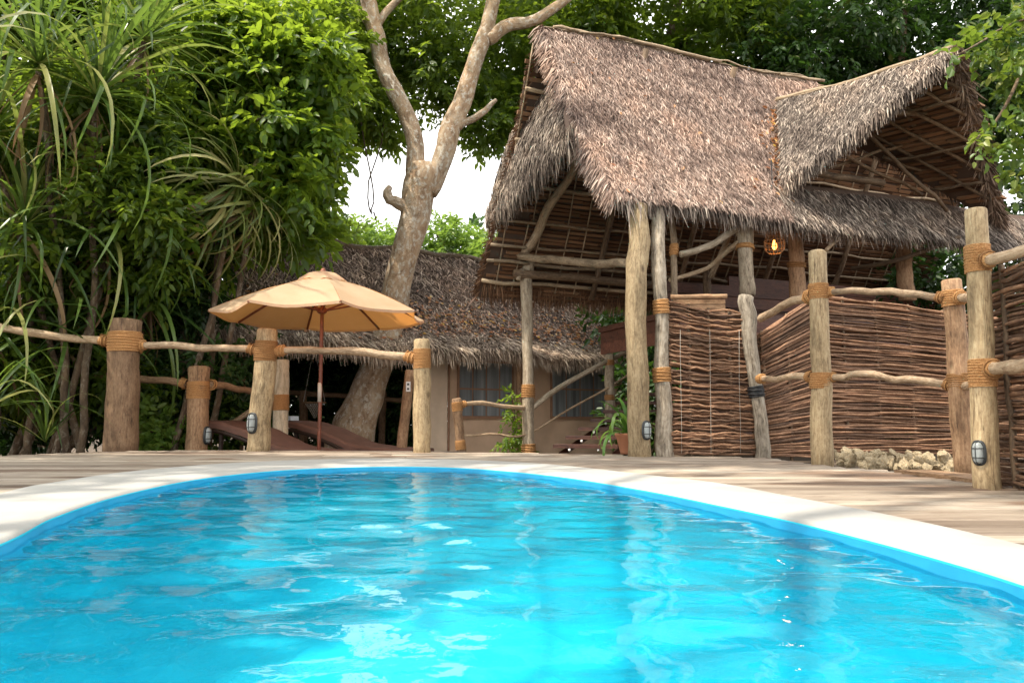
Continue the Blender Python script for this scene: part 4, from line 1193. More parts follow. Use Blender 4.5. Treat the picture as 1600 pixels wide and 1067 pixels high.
def wall_mesh(t0, t1, s, z0, z1, mat, name, parent, amp=0.02, nx=40, nz=14, windows=()):
    V, Fc = [], []
    for i in range(nx + 1):
        for j in range(nz + 1):
            t = t0 + (t1 - t0) * i / nx; z = z0 + (z1 - z0) * j / nz
            b = amp * (math.sin(t * 3.1 + z * 1.7) * math.sin(z * 2.2 + t) + 0.5 * math.sin(t * 9 - z * 6)) * (1 - j / nz)
            V.append(tp_(t, s + b, z))
    for i in range(nx):
        for j in range(nz): Fc.append((i * (nz + 1) + j, (i + 1) * (nz + 1) + j, (i + 1) * (nz + 1) + j + 1, i * (nz + 1) + j + 1))
    return mesh_obj(name, V, Fc, mat, parent, True)
wall_mesh(tw0, tw1, WS, -0.6, 1.62, M['canvas'], 'front_wall', tent, amp=0.035, nx=80, nz=20)
# pale return panel at the near corner
V, Fc = [], []
for i in range(9):
    for j in range(11):
        f = i / 8; z = -0.6 + 2.2 * j / 10
        a = tp_(tw0 - 0.02, WS - 0.01, z); b_ = tp_(tw0 - 0.34, WS + 0.05 + 0.03 * math.sin(z * 2), z)
        V.append(a + (b_ - a) * f + A3(0, 0.02 * math.sin(f * 5 + z), 0))
for i in range(8):
    for j in range(10): Fc.append((i * 11 + j, i * 11 + 11 + j, i * 11 + 12 + j, i * 11 + 1 + j))
mesh_obj('corner_panel', V, Fc, M['canvas_pale'], tent, True)
MB().tube(line(tp_(tw0, WS - .02, -0.5), tp_(tw0, WS - .02, 1.6), 5), 0.018, 6).build('corner_seam', M['tape'], tent, True)
for (pa, pb, ya, yb_, cols) in ((716, 800, 566, 651, 4), (862, 948, 566, 652, 4)):
    ta, tb = t_at(pa, WS - .03), t_at(pb, WS - .03)
    dm = tp_((ta + tb) / 2, WS, 0)[1]
    z1, z0 = W(760, ya, dm)[2], W(760, yb_, dm)[2]
    mb = MB(); mb.box(tp_((ta + tb) / 2, WS - 0.035, (z0 + z1) / 2), ((tb - ta) / 2 + .03, 0.004, (z1 - z0) / 2 + .03), axt); wd = mb.build('window', M['tape'], tent)
    rows_ = 2
    for i in range(cols):
        for j in range(rows_):
            cw, ch = (tb - ta) / cols, (z1 - z0) / rows_
            mb = MB(); mb.box(tp_(ta + cw * (i + .5), WS - 0.041 - 0.004, z0 + ch * (j + .5)), (cw / 2 - .014, 0.004, ch / 2 - .014), axt); mb.build('pane', M['gauze'], wd)
for px, r in ((812, .055), (1015, .06)):
    t = t_at(px, WS - 0.35); log_post(tent, tp_(t, WS - .35, -0.6), tp_(t + 0.03, WS - .3, 1.5), r, r * .9, M['log_brown'])
MB().tube(line(tp_(-3.2, WS - 0.3, 1.42), tp_(6.8, WS - .3, 1.45), 20, 0.01), 0.04, 8).build('eave_pole', M['pole_dark'], tent, True)
for t in (-3.0,):
    log_post(tent, tp_(t, WS, -0.6), tp_(t, WS, 1.7), 0.07, 0.06, M['log_brown'])

# ================================================================== WOVEN FENCES
def twig_panel(name, label, plan, top, bot, rows, parent_cat='fence', rr=(0.006, 0.013), mat=None, stakes=5, amp=0.012):
    """plan: [(x,y)...]; top/bot: heights along it"""
    plan = np.asarray(plan, float)
    t = thing(name, label, parent_cat, A3(*plan.mean(0), 0))
    n = 16
    xy = spline(np.c_[plan, np.zeros(len(plan))], n)[:, :2]
    k = np.linspace(0, 1, len(top)); kk = np.linspace(0, 1, n)
    tp2, bt2 = np.interp(kk, k, top), np.interp(kk, k, bot)
    dirs = nrmz(np.gradient(xy, axis=0)); nor = np.stack([-dirs[:, 1], dirs[:, 0]], 1)
    for r in range(rows):
        f = (r + random.uniform(-.35, .35)) / (rows - 1); f = min(1, max(0, f))
        sl = random.uniform(-1, 1) * 0.7 / rows
        ff_ = f + sl * (kk - .5) + RNG.normal(0, 0.20 / rows, n)
        z = bt2 + (tp2 - bt2) * np.clip(ff_, -0.01, 1.02)
        weave = 0.014 * np.sin(kk * stakes * PI + (r % 2) * PI) + RNG.normal(0, 0.004, n)
        lo = random.uniform(0, .02); hi = 1 - random.uniform(0, .02)
        P = np.c_[xy + nor * weave[:, None], z]
        rad = random.uniform(*rr) * np.linspace(1.1, 0.75, n)
        if random.random() < .5: rad = rad[::-1]
        MB().tube(wiggle(P, 0.003), rad, 5, 0.1).build('twig', mat or M['twig'], t, True)
    mb = MB()                                    # packed inner weave
    for r in range(int(rows * 0.9)):
        f = (r + random.uniform(-.3, .3)) / (rows * 0.9 - 1)
        z = bt2 + (tp2 - bt2) * np.clip(f + random.uniform(-1, 1) * .6 / rows * (kk - .5), 0, 0.99)
        mb.tube(wiggle(np.c_[xy + nor * (0.042 + 0.01 * np.sin(kk * stakes * PI + (r % 2) * PI))[:, None], z], 0.003), random.uniform(*rr) * 1.05, 5, .1)
    stuff(mb.build('inner_weave', M['twig'], t, True))
    for i in range(stakes + 1):
        kx = i / stakes * 0.98 + 0.01
        x = np.interp(kx, kk, xy[:, 0]); y_ = np.interp(kx, kk, xy[:, 1])
        log_post(t, (x, y_ + 0.02, np.interp(kx, kk, bt2) - .05), (x, y_ + 0.02, np.interp(kx, kk, tp2) + .02), 0.016, 0.014, M['pole_dark'], name='stake', sides=7, bev=0.003)
    return t
# gate panel between the bark post and the bent post
pa, pb_ = W(1046, 600, 6.93), W(1178, 600, 6.88)
gate = twig_panel('woven_panel', 'brown stick-woven panel between the bark post and the bent post, tied with wire', [pa[:2], (pa[:2] + pb_[:2]) / 2 + (0, .02), pb_[:2]],
           [W(1046, 470, 6.9)[2], W(1110, 484, 6.9)[2], W(1175, 489, 6.9)[2]], [0.035, 0.03, 0.02], 50, 'fence', (0.0095, 0.016), stakes=4)
for px in (1063, 1109, 1155):
    MB().tube(line(W(px, 515, 6.86), W(px + 2, 708, 6.86), 6, 0.003), 0.0015, 4).build('tie_wire', M['wire'], gate, True)
MB().tube(wiggle(spline([W(1048, 464, 6.92), W(1100, 463, 6.92), W(1136, 463, 6.92)], 8), .004), 0.022, 8).build('top_rail', M['log_brown'], gate, True)
for k in range(3):
    mb = MB(); mb.box(W(1092, 472 + k * 8, 7.0), (0.24, 0.012, 0.02)); mb.build('slat', M['log_brown'], gate)
# curved screen behind the stones
scr = [W(1190, 600, 6.95), W(1285, 600, 7.15), W(1400, 600, 7.5), W(1520, 600, 7.6), W(1600, 600, 7.4)]
twig_panel('woven_panel', 'long dark stick-woven screen curving behind the stones and the thin tall post', [p[:2] for p in scr],
           [W(1190, 522, 6.95)[2], W(1285, 462, 7.15)[2], W(1400, 474, 7.5)[2], W(1520, 492, 7.6)[2], W(1600, 500, 7.4)[2]], [0.0] * 5, 64, 'fence', (0.0085, 0.0155), stakes=9)
# right panel running past the camera
rp_ = [G(1562, 758)[:2] + (0.02, 0.16), (2.27, 3.2), (2.42, 2.6), (2.62, 1.9)]
twig_panel('woven_panel', 'stick-woven panel at the right edge beside the nearest lamp post', rp_, [1.02] * 4, [-0.06] * 4, 54, 'fence', (0.007, 0.0122), stakes=6)
# posts and rails of that fence
rf = thing('log_rail_fence', 'tall rope-bound log posts and rails in front of the woven screens on the right', 'fence', G(1540, 762))
dA, dB, dC = G(1285, 726)[1], 4.75, G(1543, 763)[1]
log_post(rf, G(1285, 726) - A3(0, 0, .04), W(1277, 392, dA), 0.076, 0.064, M['log'], (0.40, 0.808), bandw=0.115, amp=0.004)
log_post(rf, W(1512, 742, dB), W(1486, 437, dB), 0.072, 0.058, M['log_brown'], (0.47, 0.90), bandw=0.10, amp=0.005, bev=0.008)
log_post(rf, G(1543, 763) - A3(0, 0, .04), W(1524, 327, dC), 0.058, 0.049, M['log'], (0.42, 0.82), bandw=0.13, amp=0.003, bev=0.006)
rail(rf, [W(1188, 498, 6.7), W(1215, 483, 6.3), W(1240, 470, 5.9), W(1270, 461, dA)], 0.034, n=10, wrap=(False, True))
rail(rf, [W(1290, 456, dA), W(1350, 455, 5.3), W(1420, 460, 5.0), W(1478, 465, dB)], 0.024, n=14, amp=0.004)
rail(rf, [W(1186, 592, 6.75), W(1230, 589, 6.1), W(1270, 587, dA)], 0.026, n=10, wrap=(True, True))
rail(rf, [W(1294, 588, dA), W(1340, 586, 5.3), W(1400, 592, 5.1), W(1495, 603, dB)], 0.024, n=16, amp=0.007)
rail(rf, [W(1500, 465, dB - .05), W(1524, 462, dC + .5)], 0.026, n=5, wrap=(True, False))
rail(rf, [W(1508, 603, dB - .05), W(1530, 598, dC + .5)], 0.026, n=5, wrap=(False, False))
rail(rf, [W(1538, 407, dC - .03), W(1575, 400, 3.33), W(1640, 380, 3.1), W(1900, 300, 2.5)], 0.026, n=12, wrap=(True, False), amp=0.003)
rail(rf, [W(1548, 578, dC - .03), W(1580, 573, 3.33), W(1640, 566, 3.1), W(1900, 545, 2.5)], 0.028, n=12, wrap=(True, False), amp=0.003)
lamp_on(1525, 707, 1541, dC, 0.054, 0.056, 'grey-domed caged bulkhead lamp on the tall post nearest the right edge')
lamp_on(1007, 672, 999, 6.9, 0.10, 0.082, 'small caged bulkhead lamp low on the straight hut post')
# low kerb of red-brown boards and the stones
kb = thing('kerb_boards', 'low red-brown edging boards between the deck and the stones', 'edging', G(1450, 741))
for a, b_ in (((1395, 738.5), (1470, 747)), ((1470, 747), (1530, 757))):
    p, q = G(*a), G(*b_); dd = nrmz(q - p); nn = A3(-dd[1], dd[0], 0)
    mb = MB(); mb.box((p + q) / 2 + A3(0, 0, .006) + nn * .13, (np.linalg.norm(q - p) / 2 + .02, 0.11, 0.012), (dd, nn, A3(0, 0, 1))); mb.build('board', M['log_brown'], kb)
import bmesh
def rock_mesh(seed):
    r = np.random.default_rng(seed); bm = bmesh.new(); bmesh.ops.create_icosphere(bm, subdivisions=3, radius=1.0)
    ph = r.uniform(0, 6, 12); ax = r.normal(0, 1, (9, 3)); ax = nrmz(ax); cut = r.uniform(0.42, 0.8, 9)
    for v in bm.verts:
        p = np.array(v.co); 
        for a, c in zip(ax, cut):
            dd = np.dot(p, a)
            if dd > c: p = p - a * (dd - c) * 0.95
        p *= 1 + 0.10 * math.sin(5 * p[0] + ph[0]) * math.sin(6 * p[1] + ph[1]) + 0.06 * math.sin(13 * p[2] + ph[2]) * math.sin(11 * p[0] + ph[3]) + r.normal(0, .035) + 0.13 * math.sin(7 * p[1] + ph[4]) * math.sin(8 * p[2] + ph[5])
        v.co = p
    me = bpy.data.meshes.new('stone'); bm.to_mesh(me); bm.free(); me.materials.append(M['stone']); return me
rocks = [rock_mesh(s) for s in range(8)]
nstone = 0
def stone(p, r, label):
    global nstone
    o = bpy.data.objects.new('stone', rocks[nstone % 8]); COL.objects.link(o); nstone += 1
    o.location = [float(a) for a in p]; o.rotation_euler = [random.uniform(0, 6.28) for _ in range(3)]
    o.scale = (r * random.uniform(.8, 1.3), r * random.uniform(.8, 1.2), r * random.uniform(.6, .95))
    tag(o, label, 'stone', 'coral stones heaped along the woven screen')
SL = 'rough pale coral stone in the low heap along the foot of the woven screen'
for px in np.arange(1320, 1512, 12.5):
    yb_ = np.interp(px, [1315, 1400, 1500, 1520], [731, 738, 743, 748])
    for row in range(3):
        g = G(px + random.uniform(-5, 5), yb_ - 2, -0.05); off = 0.10 + row * 0.15 + random.uniform(-.04, .04)
        r = random.uniform(0.038, 0.064)
        stone((g[0] + off * .25, g[1] + off, -0.03 + row * 0.036 + random.uniform(-.01, .025)), r, SL)
for k in range(9):
    stone((2.42 + random.uniform(0, .3), random.uniform(2.9, 3.6), -0.04), random.uniform(.035, .06), 'rough coral stone seen through the woven panel at the right edge')

# ================================================================== FOLIAGE
def leaf_arrays(base, d, n, L, wr):
    sd = nrmz(np.cross(d, n)); n = nrmz(np.cross(sd, d))
    L = L[:, None]; w = L * wr
    v0 = base
    mid1, mid2 = base + d * L * 0.32, base + d * L * 0.68
    up_ = n * w * 0.22
    tip = base + d * L - n * L * 0.10
    V = np.stack([v0, mid1 + sd * w * .5 + up_, mid2 + sd * w * .40 + up_ * .8, tip, mid2 - sd * w * .40 + up_ * .8, mid1 - sd * w * .5 + up_], 1)
    m = len(base)
    b = np.arange(m)[:, None] * 6
    Fq = np.concatenate([b + np.array([0, 1, 2, 3]), b + np.array([0, 3, 4, 5])], 0)
    return V.reshape(-1, 3), Fq
def sprays(pos, dirn, K, slen, L, wr, flat=0.6, lvar=0.3, ang=0.9, hue=None):
    """K leaves alternating along each twig"""
    m = len(pos)
    dirn = nrmz(dirn)
    upv = nrmz(np.array([0, 0, 1.0]) + RNG.normal(0, 1 - flat, (m, 3)))
    sd = nrmz(np.cross(dirn, upv)); up = nrmz(np.cross(sd, dirn))
    k = np.arange(K)
    f = (k + 0.6) / K
    sgn = np.where(k % 2 == 0, 1.0, -1.0); sgn[-1] = 0
    sl = slen * RNG.uniform(0.7, 1.3, m)
    P = pos[:, None, :] + dirn[:, None, :] * (sl[:, None] * f)[..., None] - np.array([0, 0, 1.0]) * (sl[:, None] * 0.25 * f ** 2)[..., None]
    a = ang + RNG.normal(0, .25, (m, K))
    D = dirn[:, None, :] * np.cos(a)[..., None] + sd[:, None, :] * (np.sin(a) * sgn)[..., None] + RNG.normal(0, .22, (m, K, 3)) - np.array([0, 0, .25])
    Nn = up[:, None, :] + RNG.normal(0, .35, (m, K, 3))
    Ls = L * RNG.uniform(1 - lvar, 1 + lvar, (m, K))
    r = np.clip((RNG.uniform(0, 1, (m, 1)) if hue is None else hue[:, None]) * .6 + RNG.uniform(0, .4, (m, K)), 0, 1)
    return P.reshape(-1, 3), nrmz(D.reshape(-1, 3)), nrmz(Nn.reshape(-1, 3)), Ls.ravel(), r.ravel()
def foliage(clumps, K, slen, L, wr, name, mat, parent, flat=0.6, out=0.8, droop=0.15, lvar=0.3):
    PP, DD, NN, LL, RR = [], [], [], [], []
    for (c, rad, n) in clumps:
        c = np.asarray(c, float); rad = np.broadcast_to(np.asarray(rad, float), (3,))
        v = nrmz(RNG.normal(0, 1, (n, 3))); rr = RNG.uniform(0.15, 1, n)[:, None] ** 0.5
        # uneven outline: lobes
        lob = 1 + 0.28 * np.sin(v[:, :1] * 5 + c[0] * 7) * np.sin(v[:, 1:2] * 6 + c[1] * 3) + 0.2 * np.sin(v[:, 2:] * 9 + c[2])
        pos = c + v * rr * rad * lob
        dirn = v * out + RNG.normal(0, .5, (n, 3)) - np.array([0, 0, droop])
        hue = np.clip(RNG.uniform(0.0, 1.0) + RNG.normal(0, .22, n), 0, 1)
        P, D, Nn, Ls, r = sprays(pos, dirn, K, slen, L, wr, flat, lvar, hue=hue)
        PP.append(P); DD.append(D); NN.append(Nn); LL.append(Ls); RR.append(r)
    P, D, Nn, Ls, r = (np.concatenate(x) for x in (PP, DD, NN, LL, RR))
    V, Fq = leaf_arrays(P, D, Nn, Ls, wr)
    o = mesh_obj(name, V, Fq, mat, parent, False, None, np.repeat(r, 6))
    return o
def limbs(parent, root, targets, r0, mat, name='limb', r1=0.02, amp=0.05, n=9):
    for tg in targets:
        a, b_ = np.asarray(root, float), np.asarray(tg, float)
        m_ = (a + b_) / 2 + A3(0, 0, 0.12 * np.linalg.norm(b_ - a)) + RNG.normal(0, .15, 3)
        MB().tube(wiggle(spline([a, m_, b_], n), amp), np.linspace(r0, r1, n), 8, .06).build(name, mat, parent, True)
def clump_px(spec):
    """(px, py, depth, rx, ry_depth, rz, count)"""
    return [(W(px, py, d), (rx, ry, rz), n) for (px, py, d, rx, ry, rz, n) in spec]
def skew_cloud(x0, x1, y0, y1, d0, d1, k, r, n, seed):
    g = np.random.default_rng(seed); out = []
    for _ in range(k):
        out.append((g.uniform(x0, x1), g.uniform(y0, y1), g.uniform(d0, d1), r * g.uniform(.7, 1.3), r * g.uniform(.7, 1.2), r * g.uniform(.5, .95), n))
    return clump_px(out)

# ---- the big leaning tree through the tent roof
tree = thing('leaning_tree', 'big forked tree with pale flaking bark growing through the tent thatch', 'tree', W(560, 700, 12.0))
TDp = 12.0
def trunk(pts, rads, n=26, name='trunk', mat=None, wob=0.06, parent=tree, sides=20, amp=0.012):
    P = wiggle(spline(pts, n), amp); r = 0.80 * np.interp(np.linspace(0, 1, n), np.linspace(0, 1, len(rads)), rads) * (1 + RNG.normal(0, .02, n))
    return MB().tube(P, r, sides, wob, bev=0.01).build(name, mat or M['bark'], parent, True)
trunk([W(535, 720, 12.0), W(552, 670, 12.0), W(580, 600, 12.0), W(601, 530, 12.0), W(622, 440, 11.95), W(642, 360, 11.9), W(655, 300, 11.9), W(664, 262, 11.9)],
      [0.50, 0.42, 0.33, 0.29, 0.27, 0.28, 0.33, 0.33])
trunk([W(655, 300, 11.9), W(652, 262, 11.9), W(645, 205, 11.9), W(620, 150, 11.9), W(596, 95, 11.9), W(585, 45, 11.9), W(572, -5, 11.9), W(560, -70, 11.9), W(530, -160, 11.8)], [0.25, 0.19, 0.165, 0.175, 0.165, 0.16, 0.16, 0.14, 0.1], name='limb')
trunk([W(668, 300, 11.9), W(686, 262, 11.9), W(702, 210, 11.9), W(722, 158, 11.9), W(738, 110, 11.9), W(756, 60, 11.9), W(768, 15, 11.9), W(780, -40, 11.9), W(800, -160, 11.9)], [0.2, 0.20, 0.21, 0.18, 0.17, 0.16, 0.14, 0.12, 0.07], name='limb')
trunk([W(762, 62, 11.9), W(790, 42, 11.9), W(830, 34, 11.9), W(865, 14, 11.9), W(920, -30, 12.2)], [0.13, 0.13, 0.115, 0.10, 0.07], n=14, name='limb')
trunk([W(716, 200, 11.9), W(738, 188, 11.9), W(757, 172, 11.85), W(776, 156, 11.8)], [0.08, 0.07, 0.06, 0.035], n=10, name='snag')
trunk([W(648, 326, 11.85), W(628, 322, 11.8), W(611, 314, 11.75), W(604, 302, 11.72), W(610, 291, 11.7)], [0.14, 0.12, 0.105, 0.09, 0.05], n=10, name='burl')
TW, TH = W, None
limbs(tree, W(585, 45, 11.9), [W(470, -20, 12.5), W(680, -40, 13), W(500, -120, 11)], 0.07, M['bark'])
limbs(tree, W(768, 15, 11.9), [W(860, -80, 12.5), W(700, -90, 13.2)], 0.07, M['bark'])
cl = []
cl += skew_cloud(395, 560, -20, 185, 12.4, 15.0, 26, 0.62, 72, 1)
cl += skew_cloud(560, 780, -40, 150, 12.6, 15.0, 24, 0.6, 42, 2)
cl += skew_cloud(760, 850, -20, 210, 13.0, 15.5, 11, 0.5, 92, 3)
cl += clump_px([(560, 175, 12.6, .7, .6, .4, 170), (610, 200, 13.0, .3, .4, .2, 60), (490, 215, 12.6, .5, .5, .3, 110), (770, 200, 13.4, .5, .5, .35, 130), (800, 160, 13.4, .5, .5, .5, 150), (725, 175, 13.6, .4, .4, .35, 90), (520, 130, 12.8, .8, .6, .7, 260), (640, 60, 13.2, .8, .6, .6, 220), (690, 120, 13.4, .5, .5, .4, 110)])
cl += skew_cloud(420, 545, 0, 190, 11.4, 12.2, 9, 0.32, 55, 41)
cl += skew_cloud(350, 1000, -500, -60, 10.5, 15.0, 22, 1.0, 110, 4)
foliage(cl, 7, 0.30, 0.135, 0.46, 'crown', M['leaf_crown'], tree)
# hanging vine stems under the crown
for a, b_, c in (((560, 170, 12.5), (584, 290, 12.3), (580, 335, 12.3)), ((600, 190, 12.5), (576, 310, 12.3), (588, 345, 12.3))):
    MB().tube(wiggle(spline([W(*a), W(*b_), W(*c)], 9), 0.02), 0.012, 6).build('hanging_stem', M['bark_dark'], tree, True)

def bush_tree(name, label, base, trunk_to, r0, clumps, K, slen, L, wr, mat, group=None, cat='tree', bark='bark_dark', nl=5, **kw):
    t = thing(name, label, cat, base, group)
    trunk([base, (np.asarray(base) + trunk_to) / 2 + RNG.normal(0, .1, 3), trunk_to], [r0, r0 * .8, r0 * .6], n=10, mat=M[bark], parent=t, sides=12)
    idx = RNG.choice(len(clumps), min(nl, len(clumps)), replace=False)
    limbs(t, trunk_to, [clumps[i][0] for i in idx], r0 * .5, M[bark], r1=0.012)
    foliage(clumps, K, slen, L, wr, 'crown', M[mat], t, **kw)
    return t
# trees behind the hut
g_ = 'trees beyond the hut'
bush_tree('broadleaf_tree', 'dense green tree whose crown rises behind the main hut ridge', W(1000, 690, 14.5), W(1010, 200, 14.5), 0.22,
          skew_cloud(850, 1240, -40, 170, 13.2, 15.6, 36, 0.72, 100, 5) + skew_cloud(850, 1240, -420, -40, 12.5, 15.0, 10, 1.1, 90, 25), 7, 0.32, 0.15, 0.46, 'leaf_crown', g_)
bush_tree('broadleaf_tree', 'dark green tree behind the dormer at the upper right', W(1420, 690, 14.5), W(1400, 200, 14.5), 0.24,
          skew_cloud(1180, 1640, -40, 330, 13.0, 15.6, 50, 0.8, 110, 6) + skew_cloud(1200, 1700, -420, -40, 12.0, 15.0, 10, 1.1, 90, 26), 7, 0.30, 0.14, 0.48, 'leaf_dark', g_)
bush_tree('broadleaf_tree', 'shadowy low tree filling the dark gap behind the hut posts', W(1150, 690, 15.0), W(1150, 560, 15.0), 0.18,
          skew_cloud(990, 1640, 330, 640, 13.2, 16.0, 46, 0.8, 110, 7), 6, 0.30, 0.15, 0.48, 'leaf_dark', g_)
bush_tree('shrub', 'dark shrubbery behind the woven screen at the right edge', W(1560, 690, 11.5), W(1560, 640, 11.5), 0.06,
          skew_cloud(1440, 1760, 370, 680, 10.6, 12.4, 26, 0.55, 100, 31), 6, 0.26, 0.13, 0.48, 'leaf_dark', None, 'shrub', nl=4)
bush_tree('shrub', 'dark shrubbery seen under the hut behind the steps', W(1030, 690, 12.6), W(1030, 640, 12.6), 0.06,
          skew_cloud(1000, 1120, 440, 690, 11.4, 12.6, 14, 0.5, 100, 32), 6, 0.26, 0.13, 0.48, 'leaf_dark', None, 'shrub', nl=4)
# branch hanging into the top right corner
cb = thing('overhanging_branch', 'leafy branch with large yellow-green leaves hanging in at the top right corner', 'branch', W(1640, 60, 6.6))
cc = [(1585, 40, 6.6), (1560, 120, 6.6), (1590, 175, 6.5), (1525, 205, 6.4)]
MB().tube(wiggle(spline([W(1700, -40, 6.7), W(1620, 60, 6.6), W(1575, 165, 6.5), W(1530, 215, 6.4), W(1515, 245, 6.4)], 14), .01), np.linspace(.022, .005, 14), 7).build('stem', M['bark_dark'], cb, True)
MB().tube(wiggle(spline([W(1640, 20, 6.6), W(1560, 50, 6.6), W(1500, 85, 6.5), W(1485, 95, 6.5)], 10), .01), np.linspace(.014, .004, 10), 7).build('stem', M['bark_dark'], cb, True)
foliage(clump_px([(1590, 50, 6.6, .3, .3, .35, 60), (1500, 82, 6.5, .1, .1, .08, 7), (1545, 60, 6.6, .16, .2, .14, 16), (1592, 140, 6.5, .2, .2, .3, 34), (1565, 205, 6.45, .16, .16, .14, 16), (1525, 220, 6.4, .08, .1, .08, 6), (1640, 90, 6.6, .35, .35, .6, 90), (1600, 250, 6.6, .12, .2, .25, 22)]), 5, 0.16, 0.085, 0.62, 'leaves', M['leaf_corner'], cb)

# left: light green leafy tree in front, dark trees behind
g2 = 'garden trees on the left'
bush_tree('leafy_tree', 'bright green leafy tree leaning over the tent roof on the left', W(300, 700, 10.6), W(330, 330, 10.2), 0.11,
          skew_cloud(330, 505, 30, 310, 9.4, 10.8, 44, 0.26, 40, 8) + skew_cloud(390, 495, 240, 370, 10.2, 11.4, 16, 0.24, 38, 9)
          + clump_px([(520, 110, 10.0, .3, .3, .12, 22), (470, 30, 9.8, .3, .3, .2, 26), (495, 325, 10.5, .3, .3, .1, 22), (250, 330, 8.9, .3, .3, .2, 24), (420, 180, 9.2, .25, .3, .12, 20)]),
          8, 0.36, 0.15, 0.50, 'leaf_light', g2, out=1.0, droop=0.3)
bush_tree('leafy_tree', 'mid-green leafy tree between the strap leaf fans and the bright leaning tree', W(270, 715, 10.4), W(280, 360, 10.2), 0.09,
          skew_cloud(160, 400, 0, 400, 9.5, 10.7, 46, 0.30, 44, 10), 8, 0.34, 0.15, 0.48, 'leaf_crown', g2, out=1.0, droop=0.3)
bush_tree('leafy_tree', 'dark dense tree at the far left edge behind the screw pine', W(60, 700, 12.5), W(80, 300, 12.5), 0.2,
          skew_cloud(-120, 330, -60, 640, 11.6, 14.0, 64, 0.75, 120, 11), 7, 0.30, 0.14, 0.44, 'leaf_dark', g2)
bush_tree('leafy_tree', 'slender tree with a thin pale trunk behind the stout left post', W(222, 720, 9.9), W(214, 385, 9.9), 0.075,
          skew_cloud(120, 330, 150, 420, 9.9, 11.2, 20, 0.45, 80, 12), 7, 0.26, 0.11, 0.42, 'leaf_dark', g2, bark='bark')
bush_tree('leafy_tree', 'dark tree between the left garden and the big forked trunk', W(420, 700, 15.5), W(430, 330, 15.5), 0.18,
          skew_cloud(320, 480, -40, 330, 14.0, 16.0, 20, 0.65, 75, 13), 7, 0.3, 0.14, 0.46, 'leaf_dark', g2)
bush_tree('leafy_tree', 'mixed dark leafage woven through the screw pines at the left edge', W(20, 715, 9.6), W(40, 420, 9.6), 0.07,
          skew_cloud(-80, 260, 120, 420, 8.4, 9.9, 60, 0.28, 46, 51) + skew_cloud(-80, 80, 420, 650, 8.6, 9.9, 22, 0.28, 46, 53) + skew_cloud(80, 270, 430, 640, 9.4, 10.2, 20, 0.28, 46, 54), 7, 0.26, 0.12, 0.44, 'leaf_crown', g2, nl=8)
bush_tree('leafy_tree', 'leafy crown filling the top left corner behind the strap leaf fans', W(-60, 715, 11.2), W(-20, 200, 11.2), 0.14,
          skew_cloud(-160, 320, -160, 200, 10.2, 11.8, 44, 0.55, 90, 52), 7, 0.30, 0.14, 0.44, 'leaf_crown', g2, nl=6)
# understorey
bush_tree('shrub', 'sunlit yellow-green shrub between the two brown left posts', W(250, 715, 9.7), W(250, 690, 9.7), 0.03,
          clump_px([(240, 668, 9.6, .22, .3, .2, 60), (268, 690, 9.5, .25, .3, .14, 60), (232, 690, 9.6, .2, .3, .16, 50), (350, 640, 10.4, .2, .2, .15, 40), (345, 690, 10.3, .3, .3, .2, 60)]), 6, 0.2, 0.10, 0.5, 'leaf_far', None, 'shrub', nl=3)
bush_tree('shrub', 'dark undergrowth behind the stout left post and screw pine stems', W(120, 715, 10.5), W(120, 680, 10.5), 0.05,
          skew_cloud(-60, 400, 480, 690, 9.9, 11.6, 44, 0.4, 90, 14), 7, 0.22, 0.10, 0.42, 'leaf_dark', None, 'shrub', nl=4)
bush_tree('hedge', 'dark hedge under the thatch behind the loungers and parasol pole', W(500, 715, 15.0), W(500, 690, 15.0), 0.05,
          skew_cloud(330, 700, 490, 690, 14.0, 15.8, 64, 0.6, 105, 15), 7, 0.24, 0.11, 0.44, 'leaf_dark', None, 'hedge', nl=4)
# far bushes against the sky
g3 = 'far bright trees against the sky'
bush_tree('far_tree', 'pale sunlit bush against the white sky right of the forked trunk', W(720, 640, 24), W(720, 430, 24), 0.15,
          clump_px([(700, 385, 24, 1.0, .8, .7, 240), (745, 395, 24, .9, .8, .5, 200), (685, 362, 24, .35, .4, .5, 70), (780, 400, 23, .7, .8, .6, 160), (660, 400, 24, .8, .8, .4, 130), (715, 365, 24.5, .3, .3, .3, 40)]), 6, 0.35, 0.17, 0.42, 'leaf_far', g3, nl=4)
bush_tree('far_tree', 'pale sunlit bush against the white sky left of the forked trunk', W(590, 640, 24), W(590, 430, 24), 0.15,
          clump_px([(590, 385, 24, .9, .8, .5, 200), (560, 378, 23, .8, .8, .55, 180), (625, 390, 24, .7, .8, .5, 140), (525, 366, 22, .6, .7, .5, 120)]), 6, 0.35, 0.17, 0.42, 'leaf_far', g3, nl=3)
bush_tree('far_tree', 'dark bush above the left end of the tent ridge', W(470, 640, 18), W(470, 430, 18), 0.15,
          clump_px([(470, 345, 17.5, .7, .7, .5, 200), (505, 358, 17, .45, .6, .35, 120), (430, 340, 17, .6, .6, .5, 160), (545, 372, 17, .25, .4, .18, 50)]), 6, 0.3, 0.14, 0.42, 'leaf_crown', g3, nl=3)
# distant wood closing the view
wv = skew_cloud(-500, 2100, 430, 640, 28, 36, 60, 2.6, 60, 16)
stuff(foliage(wv, 6, 0.7, 0.42, 0.5, 'distant_wood', M['leaf_dark'], None))
w_ = bpy.data.objects['distant_wood']; w_['label'] = 'dark distant wood closing the view behind the garden'; w_['category'] = 'wood'

